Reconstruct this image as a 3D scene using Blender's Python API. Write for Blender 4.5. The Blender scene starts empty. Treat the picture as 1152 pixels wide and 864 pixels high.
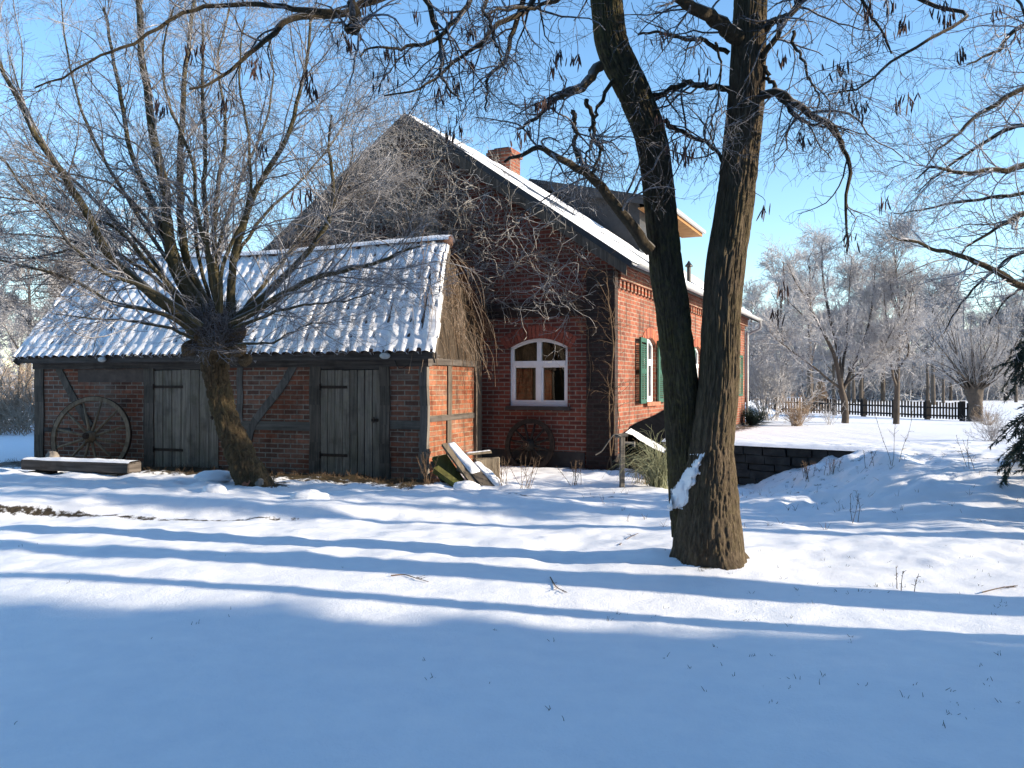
import bpy, math, random
import numpy as np
from mathutils import Vector, Matrix

rnd = random.Random(7)
RS = np.random.RandomState(11)
R = math.radians
scene = bpy.context.scene
C = bpy.context.collection
F, CX, CY, EYE = 950.0, 576.0, 432.0, 1.6


def P(px, py, d):
    """a point at depth d (metres along the view) seen at photo pixel px, py"""
    return np.array([(px - CX) / F * d, d, EYE - (py - CY) / F * d])


# ------------------------------------------------------------------ noise
def _hash(ix, iy, iz):
    h = (ix.astype(np.int64) * 374761393 + iy.astype(np.int64) * 668265263 + iz.astype(np.int64) * 1274126177) & 0xffffffff
    h = ((h ^ (h >> 13)) * 1274126177) & 0xffffffff
    h = (h ^ (h >> 16)) & 0xffffff
    return h / float(0xffffff)


def vn(x, y, z=0.0):
    x, y, z = np.broadcast_arrays(np.asarray(x, float), np.asarray(y, float), np.asarray(z, float))
    ix, iy, iz = np.floor(x), np.floor(y), np.floor(z)
    fx, fy, fz = x - ix, y - iy, z - iz
    fx = fx * fx * (3 - 2 * fx); fy = fy * fy * (3 - 2 * fy); fz = fz * fz * (3 - 2 * fz)
    r = 0
    for dx in (0, 1):
        for dy in (0, 1):
            for dz in (0, 1):
                w = (fx if dx else 1 - fx) * (fy if dy else 1 - fy) * (fz if dz else 1 - fz)
                r = r + w * _hash(ix + dx, iy + dy, iz + dz)
    return r


def fbm(x, y, z=0.0, o=3):
    r, a, t = 0, 1.0, 0
    for k in range(o):
        r = r + a * vn(np.asarray(x) * 2 ** k + 17 * k, np.asarray(y) * 2 ** k + 5 * k, np.asarray(z) * 2 ** k)
        t += a; a *= .5
    return r / t


def sstep(a, b, x):
    t = np.clip((np.asarray(x, float) - a) / (b - a), 0, 1)
    return t * t * (3 - 2 * t)


# ------------------------------------------------------------------ ground height
HOUSE_O = np.array([1.9, 15.8]); HOUSE_A = R(24.7)
HU = np.array([math.cos(HOUSE_A), -math.sin(HOUSE_A)]); HV = np.array([math.sin(HOUSE_A), math.cos(HOUSE_A)])
SHED_O = np.array([-1.45, 14.3]); SHED_A = R(20.0)
SU = np.array([math.cos(SHED_A), -math.sin(SHED_A)]); SV = np.array([math.sin(SHED_A), math.cos(SHED_A)])
W0 = np.array([2.30, 15.50]); W1 = np.array([5.72, 12.72])
WD = (W1 - W0) / np.linalg.norm(W1 - W0); WN = np.array([-WD[1], WD[0]]); WLEN = float(np.linalg.norm(W1 - W0))


def ground(x, y, fine=True):
    x = np.asarray(x, float); y = np.asarray(y, float)
    wt = (x - W0[0]) * WD[0] + (y - W0[1]) * WD[1]
    wn = (x - W0[0]) * WN[0] + (y - W0[1]) * WN[1]
    terr = .12 + .47 * np.exp(-np.clip(y - 13.5, 0, 99) / 8.0)
    hu = (x - HOUSE_O[0]) * HU[0] + (y - HOUSE_O[1]) * HU[1]
    front = .60 * sstep(3.65, 5.75, x) * sstep(8.8, 12.6, y) - .10 * sstep(11.5, 13.5, y) * sstep(2.0, 2.8, x) * (1 - sstep(3.6, 4.6, x))
    behind = (wn > .2) & ((wt > .5) | ((wn > 1.1) & (hu > -1.5)))
    blend = np.where(wt > WLEN, sstep(-1.5, .4, wn), behind.astype(float))
    leftz = .02 * sstep(18, 40, y)
    right = np.where((wt > .5) | ((wn > 1.1) & (hu > -1.5)), terr, leftz)
    h = front * (1 - blend) + right * blend
    h = h * sstep(.5, 3.5, x + 2.0) + 0 * hu
    h = h - (.15 * sstep(13, 20, x) - .07 * (1 - sstep(11, 14, x)) * sstep(3, 8, x)) * sstep(26, 34, y)
    far = sstep(48, 150, y)
    h = h * (1 - far)
    # long gentle waves of the lawn
    h = h + (1 - sstep(14, 22, y)) * (1 - sstep(9, 14, np.abs(x))) * (.05 * np.sin(x * .55 + 1.0 + .3 * y) * (1 - .5 * sstep(7, 10, y)) + .06 * np.exp(-((x - 3.0) / 2.0) ** 2 - ((y - 4.2) / 1.5) ** 2) + .08 * (fbm(x * .28, y * .5, 3.0) - .5))
    # bank of pushed snow along the yard in front of the shed
    bank = sstep(10.45, 10.75, y + .12 * np.sin(x * 1.7)) * (1 - sstep(11.2, 12.6, y)) * (1 - sstep(-1.0, 2.2, x))
    h = h + .13 * bank * (.55 + .9 * fbm(x * 1.1, y * 1.3, 8.0))
    h = h - .07 * (1 - sstep(.25, .9, np.abs(y - 10.1))) * (1 - sstep(-.5, 2.5, x))
    bx = np.hypot(x - 1.62, y - 7.72)
    h = h + .09 * np.exp(-(bx / .62) ** 2)
    if fine:
        rough = sstep(9.5, 12.0, y) * sstep(1.5, 4.2, x) * (1 - sstep(20, 30, y)) * (1 - blend * .8)
        h = h + rough * .30 * (fbm(x * 2.6, y * 2.6, 1.0, 5) - .5)
        mid = sstep(6.4, 8.0, y) * (1 - sstep(16, 20, y))
        h = h + mid * .085 * (fbm(x * 2.6, y * 3.0, 5.0, 4) - .5)
        h = h + .022 * (fbm(x * 3.0, y * 3.0, 2.0, 4) - .5) + .010 * (vn(x * 13, y * 13, 3) - .5)
        near_shed = (1 - sstep(-.2, 1.2, x)) * sstep(11.0, 11.8, y) * (1 - sstep(15, 17, y))
        h = h + near_shed * .14 * (fbm(x * 3.4, y * 3.4, 4.0, 4) - .45)
    return h


def gz(x, y):
    return float(ground(np.array([x]), np.array([y]))[0])


# ------------------------------------------------------------------ materials
def mat(name, rough=.8, spec=.2):
    m = bpy.data.materials.new(name); m.use_nodes = True
    nt = m.node_tree; nt.nodes.clear()
    o = nt.nodes.new('ShaderNodeOutputMaterial'); b = nt.nodes.new('ShaderNodeBsdfPrincipled')
    nt.links.new(b.outputs[0], o.inputs[0])
    b.inputs['Roughness'].default_value = rough
    b.inputs['Specular IOR Level'].default_value = spec
    return m, nt, b


def N(nt, t, **k):
    n = nt.nodes.new('ShaderNode' + t)
    for a, v in k.items():
        setattr(n, a, v)
    return n


def L(nt, a, b):
    nt.links.new(a, b)


def coords(nt, src='Object', scale=(1, 1, 1)):
    tc = N(nt, 'TexCoord'); mp = N(nt, 'Mapping'); mp.inputs['Scale'].default_value = scale
    L(nt, tc.outputs[src], mp.inputs[0]); return mp.outputs[0]


def noise(nt, vec, scale, detail=4, rough=.55):
    n = N(nt, 'TexNoise'); n.inputs['Scale'].default_value = scale
    n.inputs['Detail'].default_value = detail; n.inputs['Roughness'].default_value = rough
    L(nt, vec, n.inputs['Vector']); return n.outputs['Fac']


def ramp(nt, fac, stops):
    r = N(nt, 'ValToRGB'); e = r.color_ramp.elements
    while len(e) < len(stops):
        e.new(.5)
    for i, (p, c) in enumerate(stops):
        e[i].position = p
        e[i].color = (*c, 1) if isinstance(c, tuple) else (c, c, c, 1)
    L(nt, fac, r.inputs[0]); return r.outputs[0]


def mix(nt, fac, a, b, blend='MIX'):
    m = N(nt, 'MixRGB', blend_type=blend)
    for i, v in ((0, fac), (1, a), (2, b)):
        if isinstance(v, (int, float)):
            m.inputs[i].default_value = v
        elif isinstance(v, tuple):
            m.inputs[i].default_value = (*v, 1)
        else:
            L(nt, v, m.inputs[i])
    return m.outputs[0]


def bump(nt, b, h, strength=.5, dist=.01):
    n = N(nt, 'Bump'); n.inputs['Strength'].default_value = strength; n.inputs['Distance'].default_value = dist
    L(nt, h, n.inputs['Height']); L(nt, n.outputs[0], b.inputs['Normal'])


def m_plain(name, col, rough=.7, var=.25, sc=8, spec=.2, bs=.2):
    m, nt, b = mat(name, rough, spec)
    v = coords(nt); f = noise(nt, v, sc, 5)
    c = ramp(nt, f, [(.25, tuple(x * (1 - var) for x in col)), (.75, tuple(min(1, x * (1 + var)) for x in col))])
    L(nt, c, b.inputs['Base Color']); bump(nt, b, f, bs, .01); return m


def m_snow(name='snow'):
    m, nt, b = mat(name, .55, .25)
    v = coords(nt)
    f1 = noise(nt, v, 5, 6, .6); f2 = noise(nt, v, 60, 4, .7)
    f = mix(nt, .35, f1, f2)
    att = N(nt, 'Attribute', attribute_name='bare')
    br = noise(nt, v, 9, 6, .65)
    add = N(nt, 'Math', operation='ADD'); L(nt, att.outputs['Fac'], add.inputs[0]); L(nt, br, add.inputs[1])
    mask = ramp(nt, add.outputs[0], [(.80, 0.0), (.92, 1.0)])
    dirt = ramp(nt, noise(nt, v, 30, 5, .7), [(.3, (.018, .014, .008)), (.55, (.06, .045, .025)), (.8, (.14, .11, .06))])
    snowc = ramp(nt, f1, [(.3, (.83, .85, .88)), (.7, (.90, .91, .92))])
    L(nt, mix(nt, mask, snowc, dirt), b.inputs['Base Color'])
    bump(nt, b, f, .55, .03)
    return m


def m_brick(name, c1, c2, mortar, stain=.5, w=.25, h=.082, bumpy=.6, vert=False, streak=.35, smear=0.0):
    m, nt, b = mat(name, .85, .15)
    uv = N(nt, 'TexCoord').outputs['UV']
    mp = N(nt, 'Mapping'); L(nt, uv, mp.inputs[0])
    wob = N(nt, 'TexNoise'); wob.inputs['Scale'].default_value = 5; L(nt, uv, wob.inputs['Vector'])
    off = N(nt, 'VectorMath', operation='MULTIPLY_ADD'); off.inputs[1].default_value = (.012, .012, 0)
    L(nt, wob.outputs['Color'], off.inputs[0]); L(nt, mp.outputs[0], off.inputs[2])
    bt = N(nt, 'TexBrick'); L(nt, off.outputs[0], bt.inputs['Vector'])
    bt.inputs['Scale'].default_value = 1; bt.inputs['Brick Width'].default_value = w; bt.inputs['Row Height'].default_value = h
    bt.inputs['Mortar Size'].default_value = .011; bt.inputs['Mortar Smooth'].default_value = .15; bt.inputs['Bias'].default_value = -.1
    bt.inputs['Color1'].default_value = (*c1, 1); bt.inputs['Color2'].default_value = (*c2, 1); bt.inputs['Mortar'].default_value = (*mortar, 1)
    v = off.outputs[0]
    n1 = noise(nt, v, 14, 5, .6); n2 = noise(nt, v, .9, 5, .65)
    col = mix(nt, .55, bt.outputs['Color'], ramp(nt, n1, [(.25, .25), (.75, .85)]), 'OVERLAY')
    st = ramp(nt, n2, [(.35, .55 * (1 - stain) + .2), (.6, 1.0)])
    col = mix(nt, stain, col, st, 'MULTIPLY')
    # soot runs down the courses
    mp2 = N(nt, 'Mapping'); mp2.inputs['Scale'].default_value = (3.2, .35, 1); L(nt, uv, mp2.inputs[0])
    n3 = noise(nt, mp2.outputs[0], 1.6, 5, .65)
    col = mix(nt, ramp(nt, n3, [(.52, 0.0), (.68, streak)]), col, (.035, .028, .024))
    if smear:
        mp3 = N(nt, 'Mapping'); mp3.inputs['Scale'].default_value = (.8, 2.6, 1); L(nt, uv, mp3.inputs[0])
        n4 = noise(nt, mp3.outputs[0], 1.5, 6, .7); col = mix(nt, ramp(nt, n4, [(.5, 0.0), (.66, smear)]), col, (.24, .19, .15))
        n5 = noise(nt, uv, 1.1, 3, .5); col = mix(nt, ramp(nt, n5, [(.5, 0.0), (.62, .5)]), col, (.33, .13, .06), 'SOFT_LIGHT')
    L(nt, col, b.inputs['Base Color'])
    inv = N(nt, 'Math', operation='SUBTRACT'); inv.inputs[0].default_value = 1; L(nt, bt.outputs['Fac'], inv.inputs[1])
    hh = mix(nt, .25, inv.outputs[0], n1)
    bump(nt, b, hh, bumpy, .012)
    return m


def m_wood(name, dark, light, axis='v', rough=.85, green=0.0):
    m, nt, b = mat(name, rough, .15)
    uv = N(nt, 'TexCoord').outputs['UV']; mp = N(nt, 'Mapping'); L(nt, uv, mp.inputs[0])
    geo = N(nt, 'NewGeometry')
    mp.inputs['Scale'].default_value = (22, 1.3, 1) if axis == 'v' else (1.3, 22, 1)
    ad = N(nt, 'VectorMath', operation='MULTIPLY_ADD'); ad.inputs[1].default_value = (31, 17, 9)
    L(nt, geo.outputs['Random Per Island'], ad.inputs[0]); L(nt, mp.outputs[0], ad.inputs[2])
    f = noise(nt, ad.outputs[0], 1.0, 7, .65)
    f2 = noise(nt, uv, 3.0, 5, .6)
    col = ramp(nt, f, [(.28, dark), (.72, light)])
    isl = ramp(nt, geo.outputs['Random Per Island'], [(0, .62), (1, 1.0)])
    col = mix(nt, .8, col, isl, 'MULTIPLY')
    col = mix(nt, ramp(nt, f2, [(.5, 0.0), (.72, .55)]), col, tuple(x * .45 for x in dark))
    if green:
        n = noise(nt, coords(nt), 4, 4)
        col = mix(nt, ramp(nt, n, [(.45, 0.0), (.65, green)]), col, (.10, .12, .025))
    L(nt, col, b.inputs['Base Color']); bump(nt, b, f, .5, .012)
    return m


def m_bark(name, dark, light, moss=(.11, .11, .03), mossy=.5, frost=0.0, sc=1.0):
    m, nt, b = mat(name, .95, .08)
    v = coords(nt, 'Object', (14 * sc, 14 * sc, 2.6 * sc)); f = noise(nt, v, 2.6, 8, .75)
    n2 = noise(nt, coords(nt), 1.3, 4, .6)
    n3 = noise(nt, coords(nt), 26, 4, .6)
    col = ramp(nt, f, [(.3, dark), (.7, light)])
    att = N(nt, 'Attribute', attribute_name='ridge')
    mo = mix(nt, .5, n2, n3)
    mo2 = N(nt, 'Math', operation='MULTIPLY'); L(nt, ramp(nt, mo, [(.44, 0.0), (.58, mossy)]), mo2.inputs[0])
    L(nt, ramp(nt, att.outputs['Fac'], [(.15, .15), (.6, 1.0)]), mo2.inputs[1])
    col = mix(nt, mo2.outputs[0], col, moss)
    if frost:
        g = N(nt, 'NewGeometry'); sx = N(nt, 'SeparateXYZ'); L(nt, g.outputs['Normal'], sx.inputs[0])
        up = ramp(nt, sx.outputs['Z'], [(.35, 0.0), (.95, frost)])
        col = mix(nt, up, col, (.75, .78, .83))
    L(nt, col, b.inputs['Base Color']); bump(nt, b, f, 1.0, .03)
    return m


def m_twig(name, col, frostc=(.72, .75, .82), amount=.5, up=.5, sc=1.2):
    m, nt, b = mat(name, .8, .15)
    v = coords(nt); n1 = noise(nt, v, sc, 4, .6); n2 = noise(nt, v, 34, 2)
    f = ramp(nt, mix(nt, .45, n1, n2), [(.5 - .28 * amount, 0.0), (.86 - .42 * amount, 1.0)])
    g = N(nt, 'NewGeometry'); sx = N(nt, 'SeparateXYZ'); L(nt, g.outputs['Normal'], sx.inputs[0])
    u = ramp(nt, sx.outputs['Z'], [(-.2, 1 - up), (.7, 1.0)])
    ff = N(nt, 'Math', operation='MULTIPLY'); L(nt, f, ff.inputs[0]); L(nt, u, ff.inputs[1])
    base = mix(nt, n1, tuple(x * .7 for x in col), tuple(x * 1.3 for x in col))
    L(nt, mix(nt, ff.outputs[0], base, frostc), b.inputs['Base Color'])
    return m


def m_archbrick(name, a, b_):
    m, nt, b = mat(name, .85, .15)
    geo = N(nt, 'NewGeometry'); n = noise(nt, coords(nt), 30, 5)
    c = ramp(nt, geo.outputs['Random Per Island'], [(0, a), (1, b_)])
    L(nt, mix(nt, .5, c, ramp(nt, n, [(.3, .3), (.7, .8)]), 'OVERLAY'), b.inputs['Base Color']); bump(nt, b, n, .4, .01); return m


def m_glass():
    m = bpy.data.materials.new('window_glass'); m.use_nodes = True; nt = m.node_tree; nt.nodes.clear()
    o = N(nt, 'OutputMaterial'); mx = N(nt, 'MixShader'); fr = N(nt, 'Fresnel'); fr.inputs[0].default_value = 1.5
    t = N(nt, 'BsdfTransparent'); t.inputs[0].default_value = (.8, .84, .82, 1)
    g = N(nt, 'BsdfGlossy'); g.inputs['Roughness'].default_value = .01
    nz = noise(nt, coords(nt), 1.6, 2); bp = N(nt, 'Bump'); bp.inputs['Strength'].default_value = .06
    L(nt, nz, bp.inputs['Height']); L(nt, bp.outputs[0], g.inputs['Normal'])
    ad = N(nt, 'Math', operation='MULTIPLY_ADD'); ad.inputs[1].default_value = 1.6; ad.inputs[2].default_value = .03
    L(nt, fr.outputs[0], ad.inputs[0])
    L(nt, ad.outputs[0], mx.inputs[0]); L(nt, t.outputs[0], mx.inputs[1]); L(nt, g.outputs[0], mx.inputs[2]); L(nt, mx.outputs[0], o.inputs[0])
    return m


def m_emit(name, col, s):
    m, nt, b = mat(name); b.inputs['Base Color'].default_value = (*col, 1)
    b.inputs['Emission Color'].default_value = (*col, 1); b.inputs['Emission Strength'].default_value = s; return m


M = dict(
    snow=m_snow(),
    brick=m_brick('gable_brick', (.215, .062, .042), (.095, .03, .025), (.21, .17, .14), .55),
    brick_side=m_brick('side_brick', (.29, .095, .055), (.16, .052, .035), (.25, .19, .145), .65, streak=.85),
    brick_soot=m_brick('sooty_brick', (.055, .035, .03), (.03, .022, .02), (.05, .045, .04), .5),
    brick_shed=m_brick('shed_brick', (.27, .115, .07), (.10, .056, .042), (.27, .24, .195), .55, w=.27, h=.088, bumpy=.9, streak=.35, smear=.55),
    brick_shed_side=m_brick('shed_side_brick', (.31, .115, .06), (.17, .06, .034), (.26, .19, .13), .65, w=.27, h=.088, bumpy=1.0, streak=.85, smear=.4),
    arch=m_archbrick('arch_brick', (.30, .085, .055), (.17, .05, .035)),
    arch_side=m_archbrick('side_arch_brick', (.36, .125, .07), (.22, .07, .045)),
    plaster=m_plain('grey_render', (.11, .085, .07), .95, .35, 5),
    plinth=m_plain('plinth_stone', (.055, .05, .047), .9, .4, 4, bs=.5),
    timber=m_wood('old_timber', (.05, .042, .034), (.18, .15, .12)),
    timber_h=m_wood('old_timber_horizontal', (.04, .034, .03), (.15, .13, .115), 'h'),
    timber_grey=m_wood('grey_timber', (.075, .068, .06), (.22, .20, .175), 'v'),
    timber_grey_h=m_wood('grey_timber_horizontal', (.07, .064, .055), (.20, .185, .16), 'h'),
    door=m_wood('door_boards', (.10, .086, .07), (.34, .29, .23), 'v', green=.12),
    iron=m_plain('rusty_iron', (.045, .03, .022), .8, .4, 20),
    tile=m_plain('clay_tile', (.10, .058, .042), .9, .45, 9, bs=.4),
    slate=m_plain('slate', (.028, .03, .034), .55, .35, 10, spec=.4, bs=.4),
    white=m_plain('white_paint', (.78, .78, .78), .45, .05, 6, spec=.4, bs=.05),
    glass=m_glass(),
    green=m_plain('green_paint', (.013, .075, .045), .5, .2, 6, spec=.4),
    zinc=m_plain('zinc', (.42, .43, .43), .45, .15, 8, spec=.5, bs=.1),
    soffit=m_wood('pine_soffit', (.28, .14, .055), (.45, .25, .11), 'h'),
    black=m_plain('black_metal', (.015, .015, .016), .5, .2, 10, spec=.4),
    bark=m_bark('robinia_bark', (.036, .027, .02), (.165, .128, .09), (.12, .11, .045), .25),
    bark_moss=m_bark('mossy_bark', (.028, .022, .016), (.115, .095, .065), (.14, .125, .045), .5),
    bark_willow=m_bark('willow_bark', (.035, .025, .017), (.17, .12, .07), (.13, .11, .045), .28),
    limb=m_bark('limb_bark', (.03, .024, .018), (.10, .08, .055), (.12, .12, .04), .55, frost=.45),
    limb_willow=m_bark('willow_limb_bark', (.035, .03, .02), (.13, .11, .065), (.19, .17, .06), .6, frost=.5),
    twig=m_twig('locust_twig', (.05, .038, .03), amount=.30, up=.6),
    twig_willow=m_twig('willow_twig', (.105, .085, .068), amount=.38, up=.5),
    twig_vine=m_twig('vine_stem', (.17, .14, .105), (.55, .55, .54), amount=.5, up=.4),
    twig_edge=m_twig('frosted_twig', (.12, .10, .085), amount=.55, up=.5),
    twig_far=m_twig('far_frosted_twig', (.175, .158, .147), (.60, .60, .62), amount=.74, up=.35, sc=.25),
    twig_brown=m_twig('brown_brush', (.25, .17, .10), (.55, .5, .45), amount=.35, up=.4, sc=.3),
    bark_far=m_plain('far_bark', (.085, .07, .058), .9, .35, 3),
    pod=m_plain('seed_pod', (.075, .042, .034), .7, .4, 6),
    needle=m_plain('spruce_needle', (.028, .048, .038), .7, .5, 5),
    straw=m_plain('dry_straw', (.30, .24, .13), .85, .35, 6),
    grassgreen=m_plain('frosted_grass', (.22, .23, .14), .85, .4, 6),
    stalk=m_plain('dry_stalk', (.12, .08, .05), .9, .35, 9),
    blade=m_plain('grass_blade', (.05, .055, .03), .9, .4, 5),
    stone=m_plain('field_stone', (.21, .19, .165), .9, .4, 7, bs=.5),
    drystone=m_plain('dark_wall_stone', (.045, .042, .04), .9, .55, 6, bs=.7),
    redstone=m_plain('broken_brick', (.30, .13, .08), .9, .3, 9, bs=.4),
    mossy=m_wood('mossy_board', (.05, .05, .02), (.20, .19, .06), 'v', green=.7),
    board=m_wood('weathered_board', (.10, .08, .06), (.34, .28, .20), 'v'),
    board_dark=m_wood('brown_weathered_board', (.022, .017, .013), (.105, .08, .057), 'v'),
    creeper=m_twig('dry_creeper_stem', (.15, .095, .055), (.5, .47, .42), amount=.2, up=.4),
    tarp=m_plain('black_tarp', (.005, .0055, .007), .95, .3, 5, spec=.0),
    fence=m_plain('dark_fence', (.03, .028, .027), .85, .3, 6),
    wheelwood=m_wood('wheel_wood', (.14, .10, .065), (.38, .30, .20), 'v'),
    wheeldark=m_wood('dark_wheel_wood', (.02, .017, .015), (.06, .05, .042), 'v'),
    lampglass=m_plain('frosted_lamp_glass', (.45, .47, .46), .35, .15, 12, spec=.5),
    room=m_plain('room_wall', (.04, .033, .028), .8, .6, 3),
    roomdark=m_plain('room_floor', (.05, .035, .025), .8, .3, 2),
    lamp=m_emit('lit_lamp', (1, .93, .78), 3.5),
)


# ------------------------------------------------------------------ mesh helpers
def link_mesh(name, V, Q, material, parent=None, smooth=False, uv=None, attr=None):
    """numpy verts and polys (n,k) -> one object"""
    V = np.asarray(V, np.float32); Q = np.asarray(Q, np.int32)
    me = bpy.data.meshes.new(name)
    me.vertices.add(len(V)); me.vertices.foreach_set('co', V.ravel())
    k = Q.shape[1]
    me.loops.add(Q.size); me.loops.foreach_set('vertex_index', Q.ravel())
    me.polygons.add(len(Q)); me.polygons.foreach_set('loop_start', np.arange(0, Q.size, k, dtype=np.int32))
    me.polygons.foreach_set('loop_total', np.full(len(Q), k, np.int32))
    if smooth:
        me.polygons.foreach_set('use_smooth', np.ones(len(Q), bool))
    me.update(calc_edges=True)
    if attr:
        for an, av in attr.items():
            a = me.attributes.new(an, 'FLOAT', 'POINT'); a.data.foreach_set('value', np.asarray(av, np.float32))
    me.materials.append(material)
    o = bpy.data.objects.new(name, me); C.objects.link(o)
    if parent is not None:
        o.parent = parent
    return o


class MB:
    def __init__(s):
        s.v, s.f = [], []

    def poly(s, pts):
        b = len(s.v); s.v += [tuple(map(float, p)) for p in pts]; s.f.append(list(range(b, b + len(pts))))

    def hexa(s, p):
        """8 corners: bottom 4 ring, top 4 ring"""
        b = len(s.v); s.v += [tuple(map(float, q)) for q in p]
        for f in ((3, 2, 1, 0), (4, 5, 6, 7), (0, 1, 5, 4), (1, 2, 6, 5), (2, 3, 7, 6), (3, 0, 4, 7)):
            s.f.append([b + i for i in f])

    def box(s, x0, x1, y0, y1, z0, z1):
        s.hexa([(x0, y0, z0), (x1, y0, z0), (x1, y1, z0), (x0, y1, z0), (x0, y0, z1), (x1, y0, z1), (x1, y1, z1), (x0, y1, z1)])

    def beam(s, a, b, w, h, up=(0, 0, 1)):
        a, b = Vector(a), Vector(b); d = (b - a).normalized(); u = Vector(up)
        sd = d.cross(u)
        if sd.length < 1e-4:
            sd = d.cross(Vector((1, 0, 0)))
        sd.normalize(); u = sd.cross(d)
        r = lambda q: [q - sd * w / 2 - u * h / 2, q + sd * w / 2 - u * h / 2, q + sd * w / 2 + u * h / 2, q - sd * w / 2 + u * h / 2]
        s.hexa(r(a) + r(b))

    def tube(s, pts, rad, k=8, caps=True):
        pts = np.asarray(pts, float)[None]; rad = np.asarray(rad, float)
        if rad.ndim == 0:
            rad = np.full(pts.shape[1], float(rad))
        V, Q = tubes(pts, rad[None], k)
        b = len(s.v); s.v += [tuple(x) for x in V]; s.f += [[b + int(i) for i in q] for q in Q]
        if caps:
            n = pts.shape[1]; s.f.append([b + i for i in range(k)][::-1]); s.f.append([b + (n - 1) * k + i for i in range(k)])

    def prism(s, prof, f0, f1):
        """closed 2D profile pushed between two placing functions"""
        n = len(prof); b = len(s.v)
        s.v += [tuple(map(float, f0(*p))) for p in prof] + [tuple(map(float, f1(*p))) for p in prof]
        s.f.append([b + i for i in range(n)][::-1]); s.f.append([b + n + i for i in range(n)])
        for i in range(n):
            j = (i + 1) % n; s.f.append([b + i, b + j, b + n + j, b + n + i])

    def build(s, name, material, parent=None, smooth=False, bevel=0, jitter=0):
        me = bpy.data.meshes.new(name)
        v = s.v
        if jitter:
            v = [(x + rnd.uniform(-jitter, jitter), y + rnd.uniform(-jitter, jitter), z + rnd.uniform(-jitter, jitter)) for x, y, z in v]
        me.from_pydata(v, [], s.f); me.update()
        uv = me.uv_layers.new(name='UVMap')
        for p in me.polygons:
            n = p.normal; ax = max(range(3), key=lambda i: abs(n[i]))
            for li in p.loop_indices:
                c = me.vertices[me.loops[li].vertex_index].co
                uv.data[li].uv = (c.y, c.z) if ax == 0 else ((c.x, c.z) if ax == 1 else (c.x, c.y))
            p.use_smooth = smooth
        me.materials.append(material)
        o = bpy.data.objects.new(name, me); C.objects.link(o)
        if parent is not None:
            o.parent = parent
        if bevel:
            bv = o.modifiers.new('bevel', 'BEVEL'); bv.width = bevel; bv.segments = 1; bv.limit_method = 'ANGLE'
        return o


def thing(name, label, cat, loc=(0, 0, 0), rz=0, group=None):
    o = bpy.data.objects.new(name, None); C.objects.link(o); o.location = loc; o.rotation_euler = (0, 0, rz)
    o['label'] = label; o['category'] = cat
    if group:
        o['group'] = group
    return o


def tag(o, label, cat, group=None, kind=None):
    o['label'] = label; o['category'] = cat
    if group:
        o['group'] = group
    if kind:
        o['kind'] = kind
    return o


def copy_thing(o, loc, rz, s=1.0, label=None):
    c = o.copy(); C.objects.link(c); c.location = loc; c.rotation_euler = (0, 0, rz); c.scale = (s, s, s)
    if label:
        c['label'] = label
    for ch in list(o.children):
        d = ch.copy(); C.objects.link(d); d.parent = c
        for g in ch.children:
            e = g.copy(); C.objects.link(e); e.parent = d
    return c


# ------------------------------------------------------------------ branches
def norm(a):
    return a / np.maximum(np.linalg.norm(a, axis=-1, keepdims=True), 1e-9)


def tubes(Pt, Rd, k=3):
    """Pt (N,n,3), Rd (N,n) -> verts, quads"""
    Nn, n, _ = Pt.shape
    T = np.empty_like(Pt); T[:, 1:-1] = Pt[:, 2:] - Pt[:, :-2]; T[:, 0] = Pt[:, 1] - Pt[:, 0]; T[:, -1] = Pt[:, -1] - Pt[:, -2]
    T = norm(T)
    ref = np.where(np.abs(T[:, :1, 2:3]) > .9, np.array([1.0, 0, 0]), np.array([0, 0, 1.0]))
    A = norm(np.cross(T, np.broadcast_to(ref, T.shape))); B = np.cross(T, A)
    th = np.arange(k) * 2 * math.pi / k
    V = Pt[:, :, None] + Rd[:, :, None, None] * (np.cos(th)[None, None, :, None] * A[:, :, None] + np.sin(th)[None, None, :, None] * B[:, :, None])
    idx = np.arange(Nn * n * k).reshape(Nn, n, k)
    a = idx[:, :-1]; b = idx[:, 1:]
    Q = np.stack([a, np.roll(a, -1, 2), np.roll(b, -1, 2), b], -1).reshape(-1, 4)
    return V.reshape(-1, 3), Q


def catmull(pts, n):
    pts = np.asarray(pts, float)
    if len(pts) == 2:
        t = np.linspace(0, 1, n)[:, None]; return pts[0] * (1 - t) + pts[1] * t
    e = np.vstack([2 * pts[0] - pts[1], pts, 2 * pts[-1] - pts[-2]])
    m = len(pts) - 1
    u = np.linspace(0, m, n); i = np.minimum(u.astype(int), m - 1); f = (u - i)[:, None]
    p0, p1, p2, p3 = e[i], e[i + 1], e[i + 2], e[i + 3]
    return .5 * (2 * p1 + (p2 - p0) * f + (2 * p0 - 5 * p1 + 4 * p2 - p3) * f ** 2 + (3 * p1 - p0 - 3 * p2 + p3) * f ** 3)


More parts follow.
